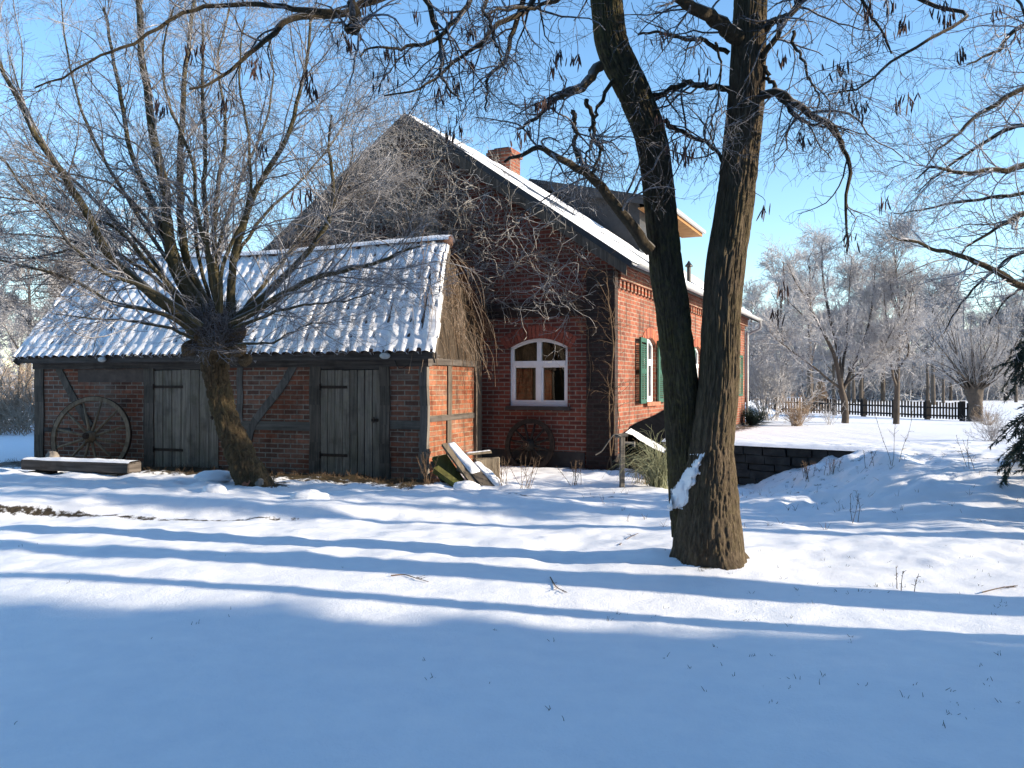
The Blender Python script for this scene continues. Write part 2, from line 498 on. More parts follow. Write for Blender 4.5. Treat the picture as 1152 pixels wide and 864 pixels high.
def grow(Pt, Rd, per, length, ang, wig=.25, trop=(0, 0, 0), nseg=6, rr=.5, t0=.15, t1=1.0, lvar=.5, rmin=.002, taper=.35, rs=None, rmax=9, tl=.45):
    """side shoots: per = number on each parent; returns (N,nseg+1,3),(N,nseg+1)"""
    rs = rs or RS
    Nn, n, _ = Pt.shape
    par = np.repeat(np.arange(Nn), per); K = len(par)
    t = rs.uniform(t0, t1, K) * (n - 1) * .9999
    i = t.astype(int); f = (t - i)[:, None]
    p = Pt[par, i] * (1 - f) + Pt[par, i + 1] * f
    r = Rd[par, i] * (1 - f[:, 0]) + Rd[par, i + 1] * f[:, 0]
    d = norm(Pt[par, i + 1] - Pt[par, i])
    q = rs.normal(size=(K, 3)); q = norm(q - (q * d).sum(1, keepdims=True) * d)
    a = ang * rs.uniform(.6, 1.35, K)[:, None]
    d = norm(d * np.cos(a) + q * np.sin(a))
    Ln = length * rs.uniform(1 - lvar, 1 + lvar, K) * (1 - tl * t / (n - 1))
    out = np.empty((K, nseg + 1, 3)); out[:, 0] = p
    tr = np.asarray(trop, float)
    bend = rs.normal(size=(K, 3)) * wig * .6
    for s in range(nseg):
        d = norm(d + rs.normal(size=(K, 3)) * wig + bend + tr)
        out[:, s + 1] = out[:, s] + d * (Ln / nseg)[:, None]
    r0 = np.clip(r * rr, rmin, rmax)
    rad = r0[:, None] * np.linspace(1, taper, nseg + 1)[None]
    return out, np.maximum(rad, rmin * .7)


def join(parts, k):
    Vs, Qs, b = [], [], 0
    for i, (p, r) in enumerate(parts):
        kk = k[i] if isinstance(k, (list, tuple)) else k
        v, q = tubes(p, r, kk); Vs.append(v); Qs.append(q + b); b += len(v)
    return np.vstack(Vs), np.vstack(Qs)


def trunk_mesh(ctrl, radii, rings, sides, amp=.014, cell=.04, stretch=.22, seed=0, flare=None, lump=.0):
    """fissured bark as real relief along a bent stem"""
    pts = catmull(ctrl, rings)
    rad = np.interp(np.linspace(0, 1, rings), np.linspace(0, 1, len(radii)), radii)
    s = np.concatenate([[0], np.cumsum(np.linalg.norm(np.diff(pts, axis=0), axis=1))])
    T = norm(np.gradient(pts, axis=0)); A = norm(np.cross(T, np.array([0, 1.0, 0.05]))); B = np.cross(T, A)
    th = np.linspace(0, 2 * math.pi, sides, endpoint=False)
    ct, st_ = np.cos(th)[None], np.sin(th)[None]
    rr = rad[:, None]; S = s[:, None]
    wob = .6 * (vn(ct * rr / .3 + 9, st_ * rr / .3, S / .35 + seed) - .5)
    n1 = vn(ct * rr / cell + wob * 3 + seed, st_ * rr / cell + wob * 3, S / stretch + seed)
    n2 = vn(ct * rr / (cell * .45) + wob * 4 + seed + 7, st_ * rr / (cell * .45), S / (stretch * .4) + seed)
    ridge = 1 - np.exp(-((2 * n1 - 1) / .26) ** 2)
    ridge = (.3 + .7 * ridge) * (1 - .45 * np.exp(-((2 * n2 - 1) / .2) ** 2))
    big = vn(ct * 1.3 + seed, st_ * 1.3, S / .55) - .5
    disp = amp * (ridge - .6) * np.clip(rr / .12, .4, 1.2) + big * rr * (.16 + lump)
    if flare is not None:
        disp = disp + flare(S, th[None], rr)
    rad2 = rr + disp
    V = pts[:, None] + rad2[..., None] * (ct[..., None] * A[:, None] + st_[..., None] * B[:, None])
    idx = np.arange(rings * sides).reshape(rings, sides); a, b = idx[:-1], idx[1:]
    Q = np.stack([a, np.roll(a, -1, 1), np.roll(b, -1, 1), b], -1).reshape(-1, 4)
    return V.reshape(-1, 3), Q, np.broadcast_to(ridge, (rings, sides)).ravel()


def limbs(defs, n=20):
    """defs: (points3d, r0, r1) -> arrays for grow/tubes"""
    Pt = np.stack([catmull(p, n) for p, a, b in defs])
    Rd = np.stack([np.linspace(a, b, n) for p, a, b in defs])
    # natural wobble
    w = np.cumsum(RS.normal(size=Pt.shape) * .012, axis=1)
    w -= w[:, :1]
    return Pt + w, Rd


def blob(name, c, rx, ry, rz, material, parent=None, seed=0, rough=.3, n=22, flat=None):
    u = np.linspace(0, math.pi, n); v = np.linspace(0, 2 * math.pi, n * 2, endpoint=False)
    U, W = np.meshgrid(u, v, indexing='ij')
    x, y, z = np.sin(U) * np.cos(W), np.sin(U) * np.sin(W), np.cos(U)
    k = 1 + rough * (fbm(x * 1.6 + seed, y * 1.6, z * 1.6 + 3, 3) - .5) * 2
    V = np.stack([x * rx * k, y * ry * k, z * rz * k], -1).reshape(-1, 3)
    if flat is not None:
        V[:, 2] = np.maximum(V[:, 2], flat)
    m = n * 2; idx = np.arange(n * m).reshape(n, m); a, b = idx[:-1], idx[1:]
    Q = np.stack([a, b, np.roll(b, -1, 1), np.roll(a, -1, 1)], -1).reshape(-1, 4)
    if parent is None:
        o = link_mesh(name, V, Q, material, None, True); o.location = tuple(c)
    else:
        o = link_mesh(name, V + np.asarray(c), Q, material, parent, True)
    return o


# ------------------------------------------------------------------ world, light, camera
SUN_EL = R(17.5); sdir = np.array([1.0, -.22]); sdir /= np.linalg.norm(sdir)
sunv = Vector((sdir[0] * math.cos(SUN_EL), sdir[1] * math.cos(SUN_EL), math.sin(SUN_EL)))
world = bpy.data.worlds.new('World'); scene.world = world; world.use_nodes = True
nt = world.node_tree; bg = nt.nodes['Background']
sky = nt.nodes.new('ShaderNodeTexSky'); sky.sky_type = 'NISHITA'; sky.sun_disc = False
sky.sun_elevation = SUN_EL; sky.sun_rotation = math.atan2(sdir[0], sdir[1])
sky.air_density = 1.0; sky.dust_density = .25; sky.ozone_density = 2.0; sky.altitude = 50
hs = nt.nodes.new('ShaderNodeHueSaturation'); hs.inputs['Saturation'].default_value = 1.15
nt.links.new(sky.outputs[0], hs.inputs['Color']); nt.links.new(hs.outputs[0], bg.inputs[0]); bg.inputs[1].default_value = .15
sl = bpy.data.lights.new('sun', 'SUN'); sl.energy = 4.6; sl.angle = R(.5); sl.color = (1, .86, .68)
so = bpy.data.objects.new('sun', sl); C.objects.link(so); so.rotation_euler = sunv.to_track_quat('Z', 'Y').to_euler(); so.location = (30, -8, 20)
cam = bpy.data.cameras.new('camera'); co = bpy.data.objects.new('camera', cam); C.objects.link(co)
cam.lens = 36 * F / 1152; cam.sensor_width = 36; cam.clip_end = 3000; cam.clip_start = .05
co.location = (0, 0, EYE); co.rotation_euler = (R(90), 0, 0); scene.camera = co
vs = scene.view_settings; vs.view_transform = 'Standard'; vs.look = 'None'; vs.gamma = 1; vs.exposure = 1.12
try:
    vs.use_curve_mapping = False
except Exception:
    pass
scene.cycles.use_denoising = True
scene.cycles.max_bounces = 6; scene.cycles.diffuse_bounces = 3; scene.cycles.glossy_bounces = 2; scene.cycles.transparent_max_bounces = 8

# ------------------------------------------------------------------ ground sheet
xs = np.concatenate([-np.geomspace(11.5, 700, 40)[::-1], np.linspace(-11.4, 11.4, 330), np.geomspace(11.5, 700, 40)])
ys = np.concatenate([-np.geomspace(1, 400, 24)[::-1], np.linspace(-.9, 17.5, 300), np.geomspace(17.6, 1500, 90)])
X, Y = np.meshgrid(xs, ys)
Z = ground(X, Y)
nx, ny = len(xs), len(ys)
# bare soil where snow is thin: foot of shed and house, tree foot, a wheel track
su = (X - SHED_O[0]) * SU[0] + (Y - SHED_O[1]) * SU[1]; sv = (X - SHED_O[0]) * SV[0] + (Y - SHED_O[1]) * SV[1]
inx = sstep(-9.6, -9.0, su) * (1 - sstep(.2, .6, su))
bare = inx * (.66 - .42 * np.clip(np.abs(sv + .2) - .2, 0, 2)) * (sv > -1.4) * (sv < .6)
bare = np.maximum(bare, .52 * np.exp(-(np.hypot(X + 3.85, Y - 13.2) / .5) ** 2))
bare = np.maximum(bare, .40 * np.exp(-(np.hypot(X - 1.72, Y - 7.42) / .36) ** 2))
track = np.exp(-((Y - 10.42 + .1 * np.sin(X * 1.3)) / .10) ** 2) * (1 - sstep(-3.4, -1.8, X))
bare = np.maximum(bare, .46 * track)
track2 = np.exp(-((Y - 12.2 + .05 * X) / .10) ** 2) * sstep(-.8, .2, X) * (1 - sstep(1.2, 2.2, X))
bare = np.maximum(bare, .40 * track2)
pu = (X - HOUSE_O[0]) * HU[0] + (Y - HOUSE_O[1]) * HU[1]; pv = (X - HOUSE_O[0]) * HV[0] + (Y - HOUSE_O[1]) * HV[1]
bare = np.maximum(bare, .42 * np.exp(-((pv + .1) / .35) ** 2) * (pu > -4) * (pu < 1.5))
bare = np.maximum(bare, .55 * np.exp(-((pu - .3) / .55) ** 2) * (pv > .5) * (pv < 17))
bare = np.maximum(bare, .22 * sstep(9.3, 12, Y) * sstep(2.0, 4.5, X) * (1 - sstep(16, 22, Y)))
bare = np.maximum(bare, .16 * sstep(6.8, 8.2, Y) * sstep(1.5, 3.5, X) * (1 - sstep(9.5, 11, Y)))
bare = np.clip(bare, 0, 1)
idx = np.arange(nx * ny).reshape(ny, nx)
Q = np.stack([idx[:-1, :-1], idx[:-1, 1:], idx[1:, 1:], idx[1:, :-1]], -1).reshape(-1, 4)
g = link_mesh('snowy_ground', np.stack([X, Y, Z], -1).reshape(-1, 3), Q, M['snow'], None, True, attr={'bare': bare.ravel()})
g['kind'] = 'structure'

# ------------------------------------------------------------------ wall with arched openings
def wall(mb, place, s0, s1, zb, top, openings, depth=.16, extra=()):
    bps = {s0, s1, *extra}
    arcs = {}
    for (a, b, z0, z1, rise) in openings:
        for k in range(11):
            bps.add(round(a + (b - a) * k / 10, 5))
    bps = sorted(bps)

    def arch(o, s):
        a, b, z0, z1, rise = o; t = (s - (a + b) / 2) / ((b - a) / 2)
        return z1 + rise * (1 - t * t)
    for a, b in zip(bps[:-1], bps[1:]):
        m = (a + b) / 2
        ops = sorted([o for o in openings if o[0] - 1e-4 < m < o[1] + 1e-4], key=lambda o: o[2])
        lo0 = lo1 = zb
        for o in ops:
            mb.poly([place(a, lo0, 0), place(b, lo1, 0), place(b, o[2], 0), place(a, o[2], 0)])
            lo0, lo1 = arch(o, a), arch(o, b)
        mb.poly([place(a, lo0, 0), place(b, lo1, 0), place(b, top(b), 0), place(a, top(a), 0)])
    for o in openings:
        a, b, z0, z1, rise = o
        per = [(a, z0), (b, z0), (b, z1)] + [(b - (b - a) * k / 10, arch(o, b - (b - a) * k / 10)) for k in range(1, 10)] + [(a, z1)]
        for p, q in zip(per, per[1:] + per[:1]):
            mb.poly([place(p[0], p[1], 0), place(q[0], q[1], 0), place(q[0], q[1], depth), place(p[0], p[1], depth)])


def window(parent, place, o, inset=.07, grp=None, transom=.63, lab=None):
    """framed four-light window with an arched head in opening o"""
    a, b, z0, z1, rise = o; w = .065

    def arch(s, sh=0):
        t = (s - (a + b) / 2) / ((b - a) / 2); return z1 + rise * (1 - t * t) - sh
    fr = MB()
    def bar(s0, s1, za, zb_, d0, d1):
        fr.hexa([place(s0, za, d0), place(s1, za, d0), place(s1, za, d1), place(s0, za, d1), place(s0, zb_, d0), place(s1, zb_, d0), place(s1, zb_, d1), place(s0, zb_, d1)])
    d0, d1 = inset, inset + .06
    bar(a, a + w, z0, z1, d0, d1); bar(b - w, b, z0, z1, d0, d1); bar(a + w, b - w, z0, z0 + w * 1.2, d0, d1)
    m = (a + b) / 2; zt = z0 + (z1 + rise - z0) * transom
    bar(m - .05, m + .05, z0 + w * 1.2, zt - .05, d0 - .012, d1 - .004)
    bar(m - .045, m + .045, zt + .05, z1 + rise - w * .9, d0 - .012, d1 - .004)
    bar(a + w, b - w, zt - .05, zt + .05, d0 - .02, d1 - .008)
    for k in range(10):
        sa, sb = a + (b - a) * k / 10, a + (b - a) * (k + 1) / 10
        fr.hexa([place(sa, arch(sa, w), d0), place(sb, arch(sb, w), d0), place(sb, arch(sb, w), d1), place(sa, arch(sa, w), d1),
                 place(sa, arch(sa), d0), place(sb, arch(sb), d0), place(sb, arch(sb), d1), place(sa, arch(sa), d1)])
    for s0, s1, za, zb_ in ((a + w, m - .05, z0 + .08, zt - .05), (m + .05, b - w, z0 + .08, zt - .05)):   # sash rims
        for q in ((s0, s0 + .03, za, zb_), (s1 - .03, s1, za, zb_), (s0 + .03, s1 - .03, za, za + .035), (s0 + .03, s1 - .03, zb_ - .03, zb_)):
            bar(*q, d0 + .006, d1 - .012)
    wo = fr.build('window', M['white'], parent)
    pn = MB(); dd = (d0 + d1) / 2
    cols = [a + .01 + (b - a - .02) * k / 8 for k in range(9)]
    for c0, c1 in zip(cols[:-1], cols[1:]):
        pn.poly([place(c0, z0 + .01, dd), place(c1, z0 + .01, dd), place(c1, arch(c1, .012), dd), place(c0, arch(c0, .012), dd)])
    pn.build('pane', M['glass'], wo)
    return wo


def arch_bricks(parent, place, o, n=17, h=.23, mt=None):
    a, b, z0, z1, rise = o
    mb = MB(); half = (b - a) / 2; rad = (half * half + rise * rise) / (2 * rise); cz = z1 + rise - rad; cs = (a + b) / 2
    A = math.asin(min(1, half / rad)) * 1.12
    for k in range(n):
        t0 = -A + 2 * A * (k + .08) / n; t1 = -A + 2 * A * (k + .92) / n
        r0, r1 = rad + .004, rad + h
        p = [(cs + r0 * math.sin(t0), cz + r0 * math.cos(t0)), (cs + r0 * math.sin(t1), cz + r0 * math.cos(t1)), (cs + r1 * math.sin(t1), cz + r1 * math.cos(t1)), (cs + r1 * math.sin(t0), cz + r1 * math.cos(t0))]
        pr = -.012 - rnd.uniform(0, .006)
        mb.hexa([place(s, z, .05) for s, z in p] + [place(s, z, pr) for s, z in p])
    return mb.build('window_arch', mt, parent)


# ------------------------------------------------------------------ the brick house
house = thing('brick_house', 'red brick farmhouse with steep gable, snow along its roof edge and green shutters', 'house', (HOUSE_O[0], HOUSE_O[1], 0), -HOUSE_A)
GW, GLEN, RZ, EZ, EX = 8.84, 14.7, 7.2, 3.85, .42
KS = (RZ - EZ) / (GW / 2 + EX)
roof_z = lambda x: RZ - KS * abs(x + GW / 2)
gplace = lambda s, z, d: (s, d, z)
splace = lambda s, z, d: (-d, s, z)
GWIN = (.27, 1.47, 1.21, 2.40, .20)


def gu(px):
    q = (px - CX) / F; return (HOUSE_O[1] * q - HOUSE_O[0]) / (.9085 + .4179 * q)


def gzz(px, py):
    u = gu(px); return EYE - (py - CY) / F * (HOUSE_O[1] - .4179 * u)


wl, wr = gu(573), gu(638.5)
GW_O = (wl, wr, gzz(605, 457), gzz(573, 391), .17)
al, ar_ = gu(470), gu(493)
ATT = (al, ar_, gzz(480, 272), gzz(480, 240), .10)
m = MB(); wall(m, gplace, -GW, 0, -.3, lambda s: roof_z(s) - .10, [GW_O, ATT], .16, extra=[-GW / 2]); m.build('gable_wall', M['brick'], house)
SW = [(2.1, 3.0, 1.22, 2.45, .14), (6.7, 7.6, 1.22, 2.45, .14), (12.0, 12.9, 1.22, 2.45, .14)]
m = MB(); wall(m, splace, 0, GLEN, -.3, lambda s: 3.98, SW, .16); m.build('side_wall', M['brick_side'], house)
m = MB()
m.poly([(-GW, 0, -.3), (-GW, GLEN, -.3), (-GW, GLEN, 3.98), (-GW, 0, 3.98)])
m.poly([(-GW, GLEN, -.3), (0, GLEN, -.3), (0, GLEN, 3.98), (-GW / 2, GLEN, RZ - .12), (-GW, GLEN, 3.98)])
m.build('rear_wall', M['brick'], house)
m = MB(); m.box(-GW - .03, -.56, -.035, 0.05, -.3, .30); m.box(.0, .045, .02, GLEN, -.3, .28); m.build('plinth', M['plinth'], house)
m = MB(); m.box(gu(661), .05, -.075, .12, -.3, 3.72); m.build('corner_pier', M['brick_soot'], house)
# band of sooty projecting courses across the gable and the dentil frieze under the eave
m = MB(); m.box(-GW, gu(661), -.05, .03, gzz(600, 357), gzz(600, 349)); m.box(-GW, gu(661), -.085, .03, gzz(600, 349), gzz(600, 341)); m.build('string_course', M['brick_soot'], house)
m = MB()
for k in range(int((GLEN - .3) / .25)):
    y = .2 + k * .25; m.box(-.02, .06, y, y + .125, 3.42, 3.58)
m.box(-.02, .10, .14, GLEN, 3.58, 3.80); m.box(-.02, .15, .14, GLEN, 3.80, 3.97)
m.build('frieze', M['brick_side'], house)
arch_bricks(house, gplace, GW_O, 19, .25, M['arch'])
window(house, gplace, GW_O)
window(house, gplace, ATT)
m = MB(); m.box(wl - .06, wr + .06, -.06, .07, GW_O[2] - .075, GW_O[2] - .004); m.build('window_sill', M['plinth'], house)
for o in SW:
    arch_bricks(house, splace, o, 13, .22, M['arch_side'])
    window(house, splace, o)
    m = MB(); m.box(-.07, .09, o[0] - .08, o[1] + .08, o[2] - .085, o[2] - .004); m.build('window_sill', M['redstone'], house)
    for side in (-1, 1):
        hy = o[0] - .02 if side < 0 else o[1] + .02; w = .66; an = R(5)
        e = bpy.data.objects.new('shutter', None)
        sm = MB()
        def sp(t, z, d, hy=hy, side=side):
            return (.025 + t * math.sin(an) + d * math.cos(an), hy + side * (t * math.cos(an)) - side * d * math.sin(an) * 1, z)
        def sb(t0, t1, z0, z1, d0, d1):
            sm.hexa([sp(t0, z0, d0), sp(t1, z0, d0), sp(t1, z0, d1), sp(t0, z0, d1), sp(t0, z1, d0), sp(t1, z1, d0), sp(t1, z1, d1), sp(t0, z1, d1)])
        z0, z1 = o[2] - .02, o[3] + .1
        sb(0, .07, z0, z1, 0, .04); sb(w - .07, w, z0, z1, 0, .04)
        for zz in (z0, (z0 + z1) / 2 - .04, z1 - .09):
            sb(.07, w - .07, zz, zz + .09, .002, .038)
        k = z0 + .11
        while k < z1 - .12:
            sb(.07, w - .07, k, k + .028, .008, .03); k += .045
        sm.build('shutter', M['green'], house)
# roof
TH = .13
m = MB()
for sg in (1, -1):
    xe = -GW / 2 + sg * (GW / 2 + EX)
    pr = [(-GW / 2, RZ), (xe, EZ), (xe, EZ - TH), (-GW / 2, RZ - TH)]
    m.prism(pr, lambda x, z: (x, -.24, z), lambda x, z: (x, GLEN + .24, z))
roof = m.build('roof', M['slate'], house)
m = MB()   # dark barge boards below the verge
for sg in (1, -1):
    xe = -GW / 2 + sg * (GW / 2 + EX - .1)
    ze = roof_z(xe)
    pr = [(-GW / 2, RZ - TH - .003), (xe, ze - TH - .003), (xe, ze - TH - .2), (-GW / 2, RZ - TH - .25)]
    m.prism(pr, lambda x, z: (x, -.235, z), lambda x, z: (x, -.205, z))
m.build('barge_board', M['timber'], roof)
# snow lying on the two slopes
def roof_snow(sg, y0, y1, nu=60, nv=150, th=.07, seed=0, hole=None):
    u = np.linspace(0.02, 1.005, nu); v = np.linspace(y0, y1, nv); U, Vv = np.meshgrid(u, v, indexing='ij')
    x = -GW / 2 + sg * U * (GW / 2 + EX); z = RZ - KS * np.abs(x + GW / 2)
    t = th * (.35 + 1.1 * fbm(x * 1.2 + seed, Vv * 1.2, 0, 4)) - .02
    patch = sstep(.34, .50, fbm(x * .9 + 4, Vv * .9 + seed, 2, 4)) if sg < 9 else 1
    t = t * (patch * .9 + .1) - .03 * (1 - patch)
    edge = np.minimum(1, np.minimum((U - 0.0) / .02, (1.008 - U) / .02)); edge = np.minimum(edge, np.minimum((Vv - y0) / .06, (y1 - Vv) / .06) + .15)
    t = t * np.clip(edge, 0, 1)
    if hole is not None:
        t = np.where(hole(x, Vv), -.06, t)
    V = np.stack([x, Vv, z + t], -1).reshape(-1, 3); n, k = U.shape
    idx = np.arange(n * k).reshape(n, k)
    Q = np.stack([idx[:-1, :-1], idx[1:, :-1], idx[1:, 1:], idx[:-1, 1:]], -1).reshape(-1, 4)
    link_mesh('snow', V, Q, M['snow'], roof, True)
DXE, DZE = -.71, 6.40; DZR = 7.26; DFX = -1.36
DY0, DY1 = 6.45, 10.8
roof_snow(1, -.25, 6.3, seed=3, th=.06)
roof_snow(1, DY1 + .3, GLEN + .24, nv=70, seed=9, th=.10)
roof_snow(1, 6.31, DY1 + .29, nv=70, seed=19, th=.08, hole=lambda x, y: x < DFX + .1)
roof_snow(-1, -.2, GLEN + .2, nu=40, nv=80, seed=5)
# dormer the full height of the slope
dk = (DZR - DZE) / (DXE + GW / 2)
m = MB()
for yy in (DY0, DY1):
    pr = [(-GW / 2 + .3, roof_z(-GW / 2 + .3) - .05), (DFX, roof_z(DFX) - .05), (DFX, DZR - dk * (DFX + GW / 2) - .14), (-GW / 2 + .3, DZR - dk * .3 - .14)]
    m.prism(pr, lambda x, z: (x, yy, z), lambda x, z: (x, yy + .12, z))
    if yy == DY0:
        dormer = m.build('dormer', M['slate'], house); m = MB()
    else:
        m.build('cheek', M['slate'], dormer)
m = MB(); m.box(DFX - .1, DFX - .005, DY0 + .12, DY1, 4.2, DZR - dk * (DFX + GW / 2) - .16); m.build('dormer_front', M['slate'], dormer)
m = MB(); pr = [(-GW / 2, DZR), (DXE, DZE), (DXE, DZE - .10), (-GW / 2, DZR - .10)]
m.prism(pr, lambda x, z: (x, DY0 - .28, z), lambda x, z: (x, DY1 + .3, z)); m.build('dormer_roof', M['slate'], dormer)
m = MB()
pr = [(-GW / 2 + .1, DZR - dk * .1 - .103), (DXE - .01, DZE - .10), (DXE - .01, DZE - .24), (-GW / 2 + .1, DZR - dk * .1 - .24)]
m.prism(pr, lambda x, z: (x, DY0 - .265, z), lambda x, z: (x, DY0 - .235, z)); m.build('barge_board', M['slate'], dormer); m = MB()
m.box(DFX + .02, DXE - .012, DY0 - .23, DY1 + .28, DZE - .235, DZE - .20); m.box(DXE - .009, DXE + .015, DY0 - .262, DY1 + .28, DZE - .24, DZE - .115)
m.build('soffit', M['soffit'], dormer)
m = MB(); m.tube([(DXE + .07, DY0 - .3, DZE - .1), (DXE + .07, DY1 + .3, DZE - .1)], .06, 8); m.build('dormer_gutter', M['zinc'], dormer)
# chimney
m = MB(); cx, cy = -GW / 2, 4.6
m.box(cx - .31, cx + .31, cy - .30, cy + .30, 6.6, 7.44); m.box(cx - .36, cx + .36, cy - .35, cy + .35, 7.44, 7.52); m.box(cx - .33, cx + .33, cy - .32, cy + .32, 7.52, 7.60)
ch = m.build('chimney', M['brick_side'], house)
m = MB(); m.box(cx - .2, cx + .2, cy - .2, cy + .2, 7.60, 7.66); m.build('flue', M['black'], ch)
# vent pipe, gutter, downpipe
vx, vy = .10, 8.1
m = MB(); vq = (775 - CX) / F
vy = (HOUSE_O[1] * vq - HOUSE_O[0]) / (.4179 - .9085 * vq)
vx, vy = -.15, 6.85; m.tube([(vx, vy, roof_z(vx) - .05), (vx, vy, roof_z(vx) + .42)], .055, 10)
m.tube([(vx, vy, roof_z(vx) + .42), (vx, vy, roof_z(vx) + .46), (vx, vy, roof_z(vx) + .50), (vx, vy, roof_z(vx) + .58)], [.1, .1, .06, .012], 10)
m.build('vent_pipe', M['black'], house)
gm = MB(); prof = [(.075 * math.cos(t), .075 * math.sin(t)) for t in np.linspace(math.pi, 2 * math.pi, 9)] + [(.067 * math.cos(t), .067 * math.sin(t)) for t in np.linspace(2 * math.pi, math.pi, 9)]
gm.prism(prof, lambda a, b: (EX + .075 + a, -.22, EZ - .03 + b), lambda a, b: (EX + .075 + a, GLEN + .22, EZ - .03 + b))
gut = gm.build('gutter', M['zinc'], house, True)
m = MB(); m.tube(catmull([(EX + .075, GLEN + .1, EZ - .1), (EX + .06, GLEN + .1, EZ - .35), (.10, GLEN + .05, EZ - .55), (.09, GLEN - .06, EZ - .8), (.09, GLEN - .06, .15)], 20), .045, 10); m.build('downpipe', M['zinc'], gut, True)
# the room behind the gable window
m = MB(); m.box(-GW + .2, -.18, 2.4, 2.5, .16, 2.99); m.build('room_wall', M['room'], house)
m = MB(); m.box(-GW + .1, -.2, .2, GLEN - .2, .05, .15); m.box(-GW + .1, -.2, .2, GLEN - .2, 3.0, 3.1); m.build('room_floor', M['roomdark'], house)
lx = (wl * .25 + wr * .75)
pl = thing('pendant_lamp', 'lit white pendant lamp hanging in the room behind the gable window', 'lamp')
lw = P(630, 411, 17.3)
pl.location = (lw[0], lw[1], lw[2] - .05)
m = MB(); m.tube([(0, 0, .02), (0, 0, .06), (0, 0, .11), (0, 0, .14)], [.19, .17, .11, .02], 14); m.build('lamp_shade', M['lamp'], pl, True)
m = MB(); m.tube([(0, 0, .14), (0, 0, .95)], .006, 5); m.build('cord', M['black'], pl)

# ------------------------------------------------------------------ the shed
shed = thing('timber_framed_shed', 'low brick and timber shed with two plank doors and snowy pantile roof', 'shed', (SHED_O[0], SHED_O[1], 0), -SHED_A)


def sa(px):
    q = (px - CX) / F; return (SHED_O[1] * q - SHED_O[0]) / (SU[0] - SU[1] * q)


def sz(px, py):
    a = sa(px); return EYE - (py - CY) / F * (SHED_O[1] + SU[1] * a)


def sbx(mb, x0, x1, z0, z1, y0=-.02, y1=.12):
    mb.box(x0, x1, y0, y1, z0, z1)


SL, SD = sa(41), 2.2
PL0, PL1 = 1.90, 2.05
doors = [(sa(174), sa(246)), (sa(361), sa(428))]
m = MB()
for a, b in ((SL, doors[0][0]), (doors[0][1], doors[1][0]), (doors[1][1], 0)):
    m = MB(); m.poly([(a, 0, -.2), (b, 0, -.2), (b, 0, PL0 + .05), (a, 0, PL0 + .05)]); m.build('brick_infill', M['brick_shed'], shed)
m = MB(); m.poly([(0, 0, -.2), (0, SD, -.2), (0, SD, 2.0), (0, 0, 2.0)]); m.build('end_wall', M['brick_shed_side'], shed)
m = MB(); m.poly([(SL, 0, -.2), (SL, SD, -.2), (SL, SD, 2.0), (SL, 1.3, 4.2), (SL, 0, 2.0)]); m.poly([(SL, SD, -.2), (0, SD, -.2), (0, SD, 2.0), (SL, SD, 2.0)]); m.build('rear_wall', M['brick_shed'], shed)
# render patch at the left
m = MB(); m.box(sa(88), sa(163), -.008, .0, sz(120, 430), PL0 - .01); m.build('render_patch', M['plaster'], shed)
# uprights
for (p0, p1, zb, key, th) in ((40, 50, -.1, 'timber', .03), (163, 174, -.1, 'timber', .035), (267, 273.5, .9, 'timber_grey', .02), (349, 361, -.1, 'timber', .03), (428, 439, -.1, 'timber', .04), (473, 482, -.1, 'timber_grey', .03)):
    m = MB(); a, b = sa(p0), sa(p1)
    if p0 == 473:
        b = .03
    n = 7; zsq = np.linspace(zb, PL0, n)
    for k in range(n - 1):
        j0, j1 = .012 * math.sin(k * 1.7 + p0), .012 * math.sin((k + 1) * 1.7 + p0)
        m.hexa([(a + j0, -th, zsq[k]), (b + j0, -th, zsq[k]), (b + j0, .06, zsq[k]), (a + j0, .06, zsq[k]), (a + j1, -th, zsq[k + 1]), (b + j1, -th, zsq[k + 1]), (b + j1, .06, zsq[k + 1]), (a + j1, .06, zsq[k + 1])])
    m.build('timber_post', M[key], shed)
m = MB(); m.box(SL - .05, .06, -.05, .1, PL0, PL1); m.build('wall_plate', M['timber_h'], shed)
m = MB(); m.box(SL - .30, .30, -.24, -.20, 2.02, 2.14); m.box(SL - .28, .28, -.20, -.05, 2.06, 2.09); m.build('eave_board', M['timber_h'], shed)
for (p0, p1, y0, y1, key) in ((268, 349, 484, 474, 'timber_grey_h'), (439, 473, 483, 473, 'timber_grey_h'), (50, 80, 486, 481, 'timber_h')):
    m = MB(); m.box(sa(p0), sa(p1), -.018, .05, sz((p0 + p1) / 2, y0), sz((p0 + p1) / 2, y1)); m.build('timber_rail', M[key], shed)


def brace(pts, w, key):
    m = MB(); c = catmull([(sa(x), 0, sz(x, y)) for x, y in pts], 12)
    for p, q in zip(c[:-1], c[1:]):
        d = norm((q - p)[None])[0]; nrm = np.array([-d[2], 0, d[0]]) * w / 2
        m.hexa([p - nrm + (0, -.026, 0), p + nrm + (0, -.026, 0), p + nrm + (0, .05, 0), p - nrm + (0, .05, 0), q - nrm + (0, -.026, 0), q + nrm + (0, -.026, 0), q + nrm + (0, .05, 0), q - nrm + (0, .05, 0)])
    m.build('brace', M[key], shed)


